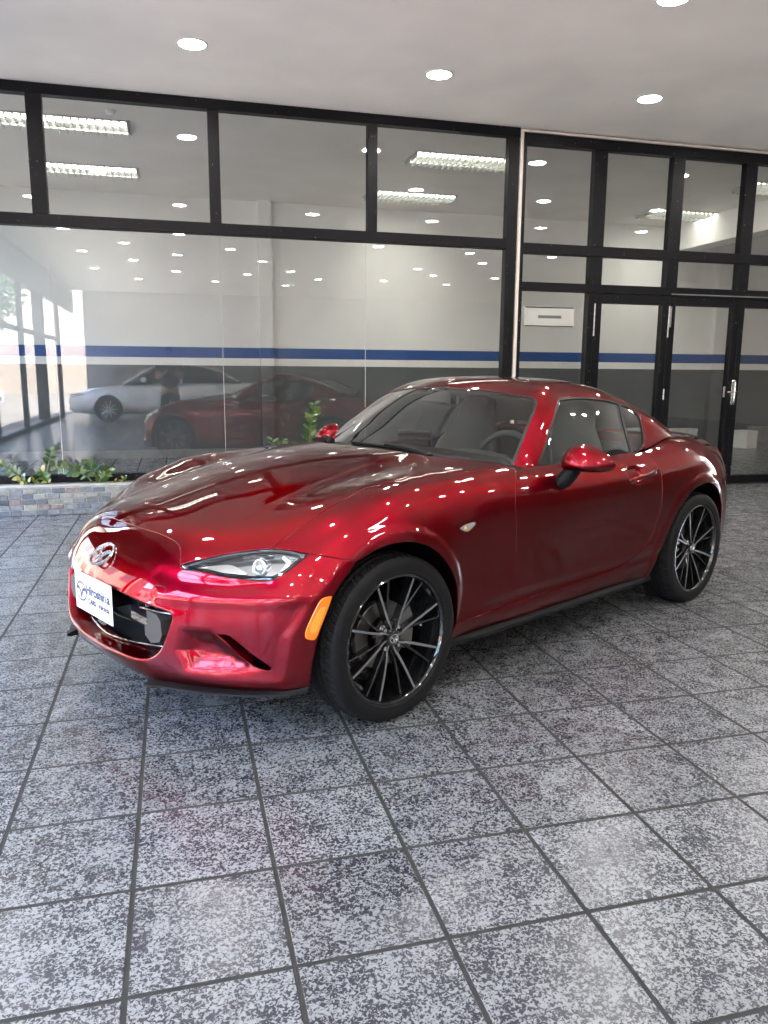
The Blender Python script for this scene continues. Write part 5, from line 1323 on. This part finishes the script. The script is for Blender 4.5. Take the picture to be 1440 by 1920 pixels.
def street_sign():
    t = tag(MB().box((X0 - .30, .7, 1.62), (X0 - .262, 6.0, 2.985), ch=.004).build('sign_board', mat('sign_board_dark', (.035, .03, .03), .5)), 'dark sign board on the street side lettered for the street', 'sign')
    m = mat('sign_letter', (.55, .53, .52), .5)
    # faces the street but reads through the glass from behind: mirrored for someone inside
    def P(y, z): return Matrix(((0, 0, 1, X0 - .261), (-1, 0, 0, y), (0, 1, 0, z), (0, 0, 0, 1)))
    text_mesh('HIROSHIMA', .52, 'lettering', m, t, P(3.95, 2.02), off=.006)
    mb = MB(); emblem(mb, (X0 - .2615, 4.55, 2.2), (0, -1, 0), (0, 0, 1), (1, 0, 0), .85, .002, ringw=.07); mb.build('sign_emblem', m, t)
street_sign()
# ---------------------------------------------------------------- plants in the planter
def leaf_material(name, a, b):
    m, t, bs = nodes(name)
    oi = t.nodes.new('ShaderNodeObjectInfo'); mx = t.nodes.new('ShaderNodeMix'); mx.data_type = 'RGBA'
    mx.inputs['A'].default_value = (*a, 1); mx.inputs['B'].default_value = (*b, 1)
    t.links.new(oi.outputs['Random'], mx.inputs['Factor']); t.links.new(mx.outputs['Result'], bs.inputs['Base Color'])
    bs.inputs['Roughness'].default_value = .28; bs.inputs['Coat Weight'].default_value = .3
    return m
M_LEAF = leaf_material('glossy_leaf', (.020, .060, .010), (.085, .15, .025))
M_STEM = mat('plant_stem', (.10, .13, .05), .5, var=.3, vscale=20)
M_YLEAF = leaf_material('yellowing_leaf', (.22, .26, .05), (.32, .27, .06))
def leaf_mesh(m):
    V, F = [], []; n = 9
    for i in range(n):
        t = i / (n - 1); w = .5 * math.sin(math.pi * min(1, t ** .8)) ** .75 * .5 if 0 < t < 1 else .004
        z = -.10 * t * t
        V += [(-w, t, z + .10 * w), (0, t, z), (w, t, z + .10 * w)]
    for i in range(n - 1):
        a = i * 3; F += [(a, a + 1, a + 4, a + 3), (a + 1, a + 2, a + 5, a + 4)]
    o = mesh_obj('leaf', V, F, m, None, smooth_=True); me = o.data; bpy.data.objects.remove(o); return me
LEAF, YLEAF = leaf_mesh(M_LEAF), leaf_mesh(M_YLEAF)
def zz_plant(label, stems, seed, base):
    t = tag(empty('planter_plant', base), label, 'plant', 'plants in the stone planter')
    r = random.Random(seed); b = Vector(base)
    for (P, nl, ll, yel, t0) in stems:
        C = crv([np.array(p) for p in P], .01)
        MB().tube([Vector(p) - b for p in C], list(np.linspace(.009, .0035, len(C))), 6).build('stem', M_STEM, t, True)
        for k in range(nl):
            f = t0 + (1 - t0) * (k + .5) / nl; i = min(len(C) - 2, int(f * (len(C) - 1)))
            p, d = Vector(C[i]), Vector(C[i + 1] - C[i]).normalized()
            sd = d.cross(Vector((.25, -1, .1))).normalized() * (1 if k % 2 else -1)
            ax = (sd * 1.0 + d * .55 + Vector((r.gauss(0, .18), r.gauss(-.15, .25), r.gauss(.05, .2)))).normalized()
            up = (Vector((0, -.75, .7)) + Vector((r.gauss(0, .3), r.gauss(0, .2), r.gauss(0, .2)))).normalized()
            x = ax.cross(up).normalized(); z = x.cross(ax)
            L_ = ll * r.uniform(.65, .95) * (1 - .25 * abs(f - .6))
            o = bpy.data.objects.new('leaf', YLEAF if r.random() < yel else LEAF); link(o, t)
            M = Matrix((x * L_ * 1.15, ax * L_, z * L_)).transposed().to_4x4(); M.translation = p - b
            o.matrix_local = M
    return t
yb = 6.10
zz_plant('drooping green plant at the far left of the stone planter', [([(-.80, yb, .2), (-.84, yb - .01, .27), (-.92, yb - .03, .37), (-1.05, yb - .06, .47)], 13, .085, .15, .25),
    ([(-.78, yb, .2), (-.76, yb - .03, .26), (-.72, yb - .05, .30)], 5, .07, .7, .3), ([(-.82, yb, .2), (-.80, yb - .05, .27), (-.88, yb - .09, .30)], 6, .07, .6, .3)], 5, (-.80, yb, .2))
zz_plant('upright green plant with the topmost leaves at the left', [([(-.64, yb, .2), (-.635, yb, .38), (-.615, yb - .01, .48), (-.60, yb - .02, .565)], 8, .085, 0, .62),
    ([(-.645, yb, .2), (-.66, yb - .02, .32), (-.70, yb - .05, .39)], 7, .085, .1, .4), ([(-.63, yb, .2), (-.645, yb - .05, .28), (-.67, yb - .08, .33)], 6, .075, .5, .3)], 8, (-.64, yb, .2))
zz_plant('arching green plant with dark stems beside the car nose', [([(-.235, yb, .2), (-.30, yb - .01, .30), (-.42, yb - .02, .37), (-.60, yb - .04, .42)], 12, .095, .05, .3),
    ([(-.22, yb, .2), (-.235, yb, .33), (-.29, yb - .02, .44)], 9, .09, 0, .4), ([(-.20, yb, .2), (-.18, yb - .02, .30), (-.10, yb - .05, .38)], 8, .09, 0, .35), ([(-.21, yb, .2), (-.19, yb - .04, .28), (-.13, yb - .06, .33)], 6, .085, 0, .4)], 13, (-.21, yb, .2))
zz_plant('tiny yellow-green sprout in the planter beside the bonnet', [([(-.075, yb, .2), (-.07, yb, .27)], 2, .04, 1, .5), ([(.0, yb, .2), (.005, yb - .01, .25), (.02, yb - .02, .30)], 6, .05, .6, .3)], 21, (-.04, yb, .2))
zz_plant('low green plant just showing over the bonnet', [([(1.43, yb, .2), (1.42, yb, .42), (1.40, yb - .01, .62)], 9, .10, 0, .6), ([(1.46, yb, .2), (1.48, yb, .42), (1.50, yb - .01, .63)], 8, .10, 0, .6), ([(1.50, yb, .2), (1.55, yb, .42), (1.59, yb - .01, .61)], 7, .09, 0, .6)], 31, (1.46, yb, .2))
zz_plant('tall slender green plant behind the windscreen', [([(1.78, yb, .2), (1.765, yb, .5), (1.775, yb, .75), (1.815, yb - .01, .965)], 26, .105, 0, .45)], 36, (1.78, yb, .2))

# ---------------------------------------------------------------- what stands behind the camera and shows in the glass
M_WCAR = mat('white_car_paint', (.72, .73, .74), .35, coat=1); M_CARG = mat('dark_car_glass', (.012, .014, .015), .04, coat=.5)
def sedan(paint, label, loc_, rz, group=None, tall=0.):
    t = tag(empty('parked_car', loc_, rz), label, 'car', group)
    def loft(name, st, m, par, e=3.2, n=28):
        V, F = [], []
        for x, z0, z1, w in st:
            for k in range(n):
                a = 2 * math.pi * (k + .5) / n; ca, sa = math.cos(a), math.sin(a)
                V.append((x, math.copysign(abs(ca) ** (2 / e), ca) * w, (z0 + z1) / 2 + math.copysign(abs(sa) ** (2 / e), sa) * (z1 - z0) / 2))
        for i in range(len(st) - 1):
            for k in range(n): F.append((i * n + k, i * n + (k + 1) % n, (i + 1) * n + (k + 1) % n, (i + 1) * n + k))
        F += [tuple(range(n)), tuple((len(st) - 1) * n + k for k in range(n))]
        o = mesh_obj(name, V, F, m, par, smooth_=True)
        bm = bmesh.new(); bm.from_mesh(o.data); bmesh.ops.recalc_face_normals(bm, faces=bm.faces); bm.to_mesh(o.data); bm.free(); return o
    T = tall
    body = loft('body', [(-.93, .35, .55, .30), (-.91, .25, .64, .62), (-.84, .20, .70, .76), (-.6, .18, .78, .85), (-.2, .17, .86, .885), (.5, .17, .94 + T, .89), (1.2, .17, .96 + T, .89), (2.0, .17, .98 + T, .89), (2.7, .17, 1.0 + T, .885), (3.2, .2, 1.0 + T, .85), (3.5, .25, .98 + T, .78), (3.62, .35, .9, .66), (3.64, .45, .8, .5)], paint, t)
    loft('cabin_glass', [(.35, .86 + T, .95 + T, .66), (.8, .88 + T, 1.20 + T, .70), (1.2, .9 + T, 1.40 + T, .67), (1.7, .9 + T, 1.44 + T, .665), (2.3, .9 + T, 1.40 + T, .655), (2.8, .9 + T, 1.24 + T, .67), (3.25, .9 + T, 1.02 + T, .66)], M_CARG, t, 2.6)
    loft('roof', [(1.05, 1.30 + T, 1.41 + T, .60), (1.3, 1.36 + T, 1.45 + T, .625), (1.8, 1.38 + T, 1.47 + T, .63), (2.3, 1.34 + T, 1.43 + T, .62), (2.7, 1.20 + T, 1.32 + T, .60)], paint, t, 2.4)
    for sg in (1, -1):
        m = MB()
        for P in ([(.35, .68, .93 + T), (.8, .705, 1.2 + T), (1.1, .675, 1.37 + T)], [(1.75, .72, .95 + T), (1.8, .665, 1.40 + T)], [(2.55, .675, 1.36 + T), (3.2, .68, 1.0 + T)]):
            m.tube([(x, y * sg, z) for x, y, z in P], .03, 6)
        m.build('roof_pillar', paint, t, True)
        MB().box((-.88, min(sg * .45, sg * .80), .62), (-.50, max(sg * .45, sg * .80), .70), ch=.03).build('headlight', M_MIRR, t)
        MB().box((-.93, min(sg * .4, sg * .74), .30), (-.80, max(sg * .4, sg * .74), .36), ch=.02).build('fog_light_trim', M_CHROME, t)
        MB().box((.78, min(sg * .88, sg * 1.03), .98 + T), (.93, max(sg * .88, sg * 1.03), 1.10 + T), ch=.04).build('door_mirror', paint, t)
        MB().box((1.55, min(sg * .88, sg * .905), .84), (1.75, max(sg * .88, sg * .905), .865), ch=.01).build('door_handle', M_CHROME, t)
        for x in (0, 2.7):
            w = MB(); w.lathe([(.05, .0), (.335, 0), (.335, sg * .02), (.0, sg * .021)], 32, (x, sg * .885, .34), 'y').build('arch', M_DARK, t)
            ty = MB().lathe([(.215, -.1), (.30, -.1), (.32, -.06), (.32, .06), (.30, .1), (.215, .1)], 32, (x, sg * .82, .32), 'y').build('tyre', M_TYRE, t, True)
            rm = MB(); rm.lathe([(.22, .07 * sg), (.20, .02 * sg), (.0, .03 * sg)], 24, (x, sg * .83, .32), 'y'); rm.build('rim', M_RIM, ty)
            sp = MB()
            for k in range(10):
                a = k * math.pi / 5; sp.tube([(x + .03 * math.cos(a), sg * .915, .32 + .03 * math.sin(a)), (x + .21 * math.cos(a), sg * .915, .32 + .21 * math.sin(a))], .011, 5)
            sp.build('spokes', M_STEEL, ty)
    MB().box((-.95, -.45, .42), (-.88, .45, .56), ch=.02).build('grille', M_GLOSS, t)
    return t
sedan(M_WCAR, 'white four-door saloon parked behind the camera, mirrored in the glass', (-1.08, -7.27, 0), 0)
sedan(mat('silver_paint', (.45, .46, .47), .3, .6, coat=1), 'silver car parked out on the sunlit street', (-6.3, -15.5, -.21), math.radians(200), 'cars on the street', .15)
sedan(mat('maroon_paint', (.25, .02, .02), .3, coat=1), 'maroon car parked out on the sunlit street', (-6.0, -11.0, -.21), math.radians(172), 'cars on the street', .1)
sedan(mat('pale_grey_paint', (.5, .5, .5), .3, coat=1), 'pale grey car parked far out on the street', (-12.5, -2.0, -.21), math.radians(95), 'cars on the street', .2)
tag(MB().box((-2.95, -8.35, -.21), (-2.72, -8.12, H), ch=.01).build('canopy_post', M_BLACK), 'dark square post at the open edge of the canopy', 'post')
tag(MB().box((-2.95, -.25, -.21), (-2.40, -12.3, -.02), ch=.01).build('kerb', M_CONC), 'concrete kerb along the showroom edge', kind='structure')

def tree(x, y, h, seed):
    t = tag(empty('street_tree', (x, y, -.2)), 'leafy green tree across the street, row thickened to block sky', 'tree', 'trees across the street')
    r = random.Random(seed)
    mb = MB(); mb.tube([(0, 0, 0), (.1, .05, h * .3), (0, .1, h * .55)], [.22, .16, .09], 8)
    for k in range(5):
        a = k * 1.26; mb.tube([(.05, .05, h * .35), (math.cos(a) * h * .2, math.sin(a) * h * .2, h * .62)], [.08, .03], 6)
    mb.build('trunk', mat('bark', (.10, .075, .05), .9), t, True)
    V, F = [], []
    for _ in range(1400):
        u = Vector((r.gauss(0, 1), r.gauss(0, 1), r.gauss(0, 1))).normalized() * r.uniform(.55, 1) ** .5
        c_ = Vector((u.x * h * .36, u.y * h * .36, h * .68 + u.z * h * .28)); c_ *= 1 + .12 * math.sin(u.x * 7 + seed) * math.cos(u.y * 6)
        a = Vector((r.gauss(0, 1), r.gauss(0, 1), r.gauss(0, 1))).normalized(); b = a.orthogonal().normalized(); s = r.uniform(.12, .26)
        k = len(V); V += [c_ - a * s, c_ + b * s * .5, c_ + a * s, c_ - b * s * .5]; F.append((k, k + 1, k + 2, k + 3))
    mesh_obj('crown', V, F, mat('tree_leaf', (.05, .10, .025), .6), t)
for k, (x, y, h) in enumerate(((-10.5, -13, 8.5), (-9.5, -18, 8), (-10, -7.5, 8), (-8.5, -23, 8), (-9, -28, 8), (-16, -14, 7), (-15, -4, 6.5), (-18, -24, 8), (-10, -24, 6), (-19, -9, 7))): tree(x, y, h, k)  # the closer row is added to screen bright sky from the reflections
def house(x0, y0, x1, y1, h, col, label):
    t = tag(empty('street_building', ((x0 + x1) / 2, (y0 + y1) / 2, -.2)), label, 'building')
    cx, cy = (x0 + x1) / 2, (y0 + y1) / 2
    MB().box((x0 - cx, y0 - cy, 0), (x1 - cx, y1 - cy, h)).build('wall', mat('street_wall', col, .8, var=.15, vscale=.8), t)
    MB().box((x0 - cx - .3, y0 - cy - .3, h), (x1 - cx + .3, y1 - cy + .3, h + .35)).build('roof', mat('street_roof', (.13, .10, .09), .8), t)
    n = int((y1 - y0) / 3)
    for k in range(n):
        for z in (1.0, 4.2):
            if z + 1.6 > h: continue
            MB().box((x1 - cx - .05, y0 - cy + 1 + k * 3, z), (x1 - cx + .03, y0 - cy + 2.6 + k * 3, z + 1.6)).build('window', M_CARG, t)
house(-42, -40, -32, -18, 7, (.2, .18, .15), 'tan two-storey building across the street')
house(-44, -14, -33, 12, 8.5, (.2, .2, .19), 'grey two-storey building across the street')
house(-24, 5, -13, 34, 9.5, (.20, .165, .125), 'tan building added on the street side to block low sky')  # added out of view to keep low sky out of the nose reflection
house(30, -14, 40, 14, 7, (.22, .18, .15), 'warm tan building at the far open side')
house(-22, -50, 2, -38, 8, (.2, .175, .15), 'low brown building at the end of the street')

# photographer, seen only as a dark reflection in the glass
def skin_body(name, verts, edges, rad, m, parent, sub=2):
    me = bpy.data.meshes.new(name); me.from_pydata(verts, edges, []); o = bpy.data.objects.new(name, me); COL.objects.link(o)
    o.modifiers.new('skin', 'SKIN'); s = o.modifiers.new('sub', 'SUBSURF'); s.levels = sub
    bpy.context.view_layer.update()
    for v, q in zip(me.skin_vertices[0].data, rad): v.radius = (q, q) if not isinstance(q, tuple) else q
    me.skin_vertices[0].data[0].use_root = True
    bpy.context.view_layer.update()
    ne = bpy.data.meshes.new_from_object(o.evaluated_get(bpy.context.evaluated_depsgraph_get()))
    bpy.data.objects.remove(o); ne.materials.clear(); ne.materials.append(m); ne.polygons.foreach_set('use_smooth', [True] * len(ne.polygons))
    q = bpy.data.objects.new(name, ne); return link(q, parent)
def photographer():
    t = tag(empty('person', (.42, -1.98, 0)), 'person in dark clothes holding up a phone, mirrored in the glass', 'person')
    sk = mat('skin', (.36, .21, .15), .55); sh = mat('dark_shirt', (.025, .027, .035), .85, var=.2, vscale=12); tr = mat('dark_jeans', (.03, .035, .055), .9, var=.2, vscale=15)
    # local axes: facing +y
    V = [(0, 0, .90), (0, .0, 1.05), (0, .0, 1.22), (0, -.01, 1.36), (0, -.005, 1.44), (0, .01, 1.52), (0, .015, 1.60), (0, .02, 1.67)]
    E = [(i, i + 1) for i in range(7)]; Rr = [(.155, .115), (.145, .10), (.165, .115), (.15, .10), (.055, .055), (.070, .082), (.078, .095), (.055, .07)]
    for sg in (1, -1):
        k = len(V); V += [(sg * .18, -.01, 1.37), (sg * .235, .05, 1.13), (sg * .11, .27, 1.20), (sg * .075, .335, 1.235)]
        E += [(3, k), (k, k + 1), (k + 1, k + 2), (k + 2, k + 3)]; Rr += [.062, .046, .033, .030]
        k = len(V); V += [(sg * .10, 0, .82), (sg * .12, .02, .48), (sg * .125, -.01, .10), (sg * .14, .13, .045)]
        E += [(0, k), (k, k + 1), (k + 1, k + 2), (k + 2, k + 3)]; Rr += [.092, .062, .042, .04]
    b = skin_body('body', V, E, Rr, sk, t)
    V = [(0, 0, .86), (0, .0, 1.05), (0, .0, 1.22), (0, -.01, 1.36), (0, -.01, 1.41)]; E = [(i, i + 1) for i in range(4)]; Rr = [(.18, .135), (.165, .12), (.185, .135), (.165, .115), (.08, .075)]
    for sg in (1, -1): k = len(V); V += [(sg * .19, -.01, 1.37), (sg * .225, .025, 1.22)]; E += [(3, k), (k, k + 1)]; Rr += [.078, .066]
    skin_body('shirt', V, E, Rr, sh, t)
    V = [(0, 0, .93), (0, 0, .86)]; E = [(0, 1)]; Rr = [(.168, .128), (.165, .13)]
    for sg in (1, -1): k = len(V); V += [(sg * .10, 0, .78), (sg * .12, .02, .48), (sg * .127, -.01, .09)]; E += [(1, k), (k, k + 1), (k + 1, k + 2)]; Rr += [.105, .078, .062]
    skin_body('trousers', V, E, Rr, tr, t)
    skin_body('hair', [(0, -.02, 1.60), (0, -.015, 1.68), (0, .03, 1.715)], [(0, 1), (1, 2)], [(.083, .085), (.078, .09), (.05, .05)], mat('black_hair', (.012, .01, .01), .5), t)
    for sg in (1, -1):
        h = MB(); w = Vector((sg * .075, .335, 1.235))
        h.tube([w, w + Vector((-sg * .005, .045, .02)), w + Vector((-sg * .012, .075, .035))], [.026, .030, .024], 10)
        for f in range(4): h.tube([w + Vector((-sg * .01, .07, .012 + f * .016)), w + Vector((-sg * .006, .098, .014 + f * .017)), w + Vector((-sg * .03, .106 - .003 * f, .014 + f * .017))], [.009, .0085, .007], 7)
        h.tube([w + Vector((-sg * .01, .03, .045)), w + Vector((-sg * .02, .06, .06)), w + Vector((-sg * .035, .085, .058))], [.011, .010, .008], 7)
        h.build('hand', sk, b, True)
        MB().box((sg * .135 - .05, -.10, 0), (sg * .135 + .05, .19, .085), ch=.025).build('shoe', mat('dark_shoe', (.02, .02, .02), .6), t)
    f = MB()
    for sg in (1, -1): f.lathe([(0, .006), (.010, .004), (.012, 0)], 10, (sg * .032, .108, 1.605), 'y')
    f.build('eyes', mat('dark_eye', (.02, .015, .01), .3), t); MB().prism([(-.012, 0), (.012, 0), (.004, .045), (-.004, .045)], (0, .10, 1.565), (1, 0, 0), (0, 0, 1), (0, .028, -.004)).build('nose', sk, t)
    MB().box((-.025, .100, 1.537), (.025, .113, 1.545), ch=.003).build('mouth', mat('lips', (.28, .12, .1), .5), t)
    p = tag(MB().box((.465, -1.525, 1.20), (.537, -1.517, 1.345), ch=.003).build('phone', M_GLOSS), 'black phone held up in both hands', 'phone')
photographer()
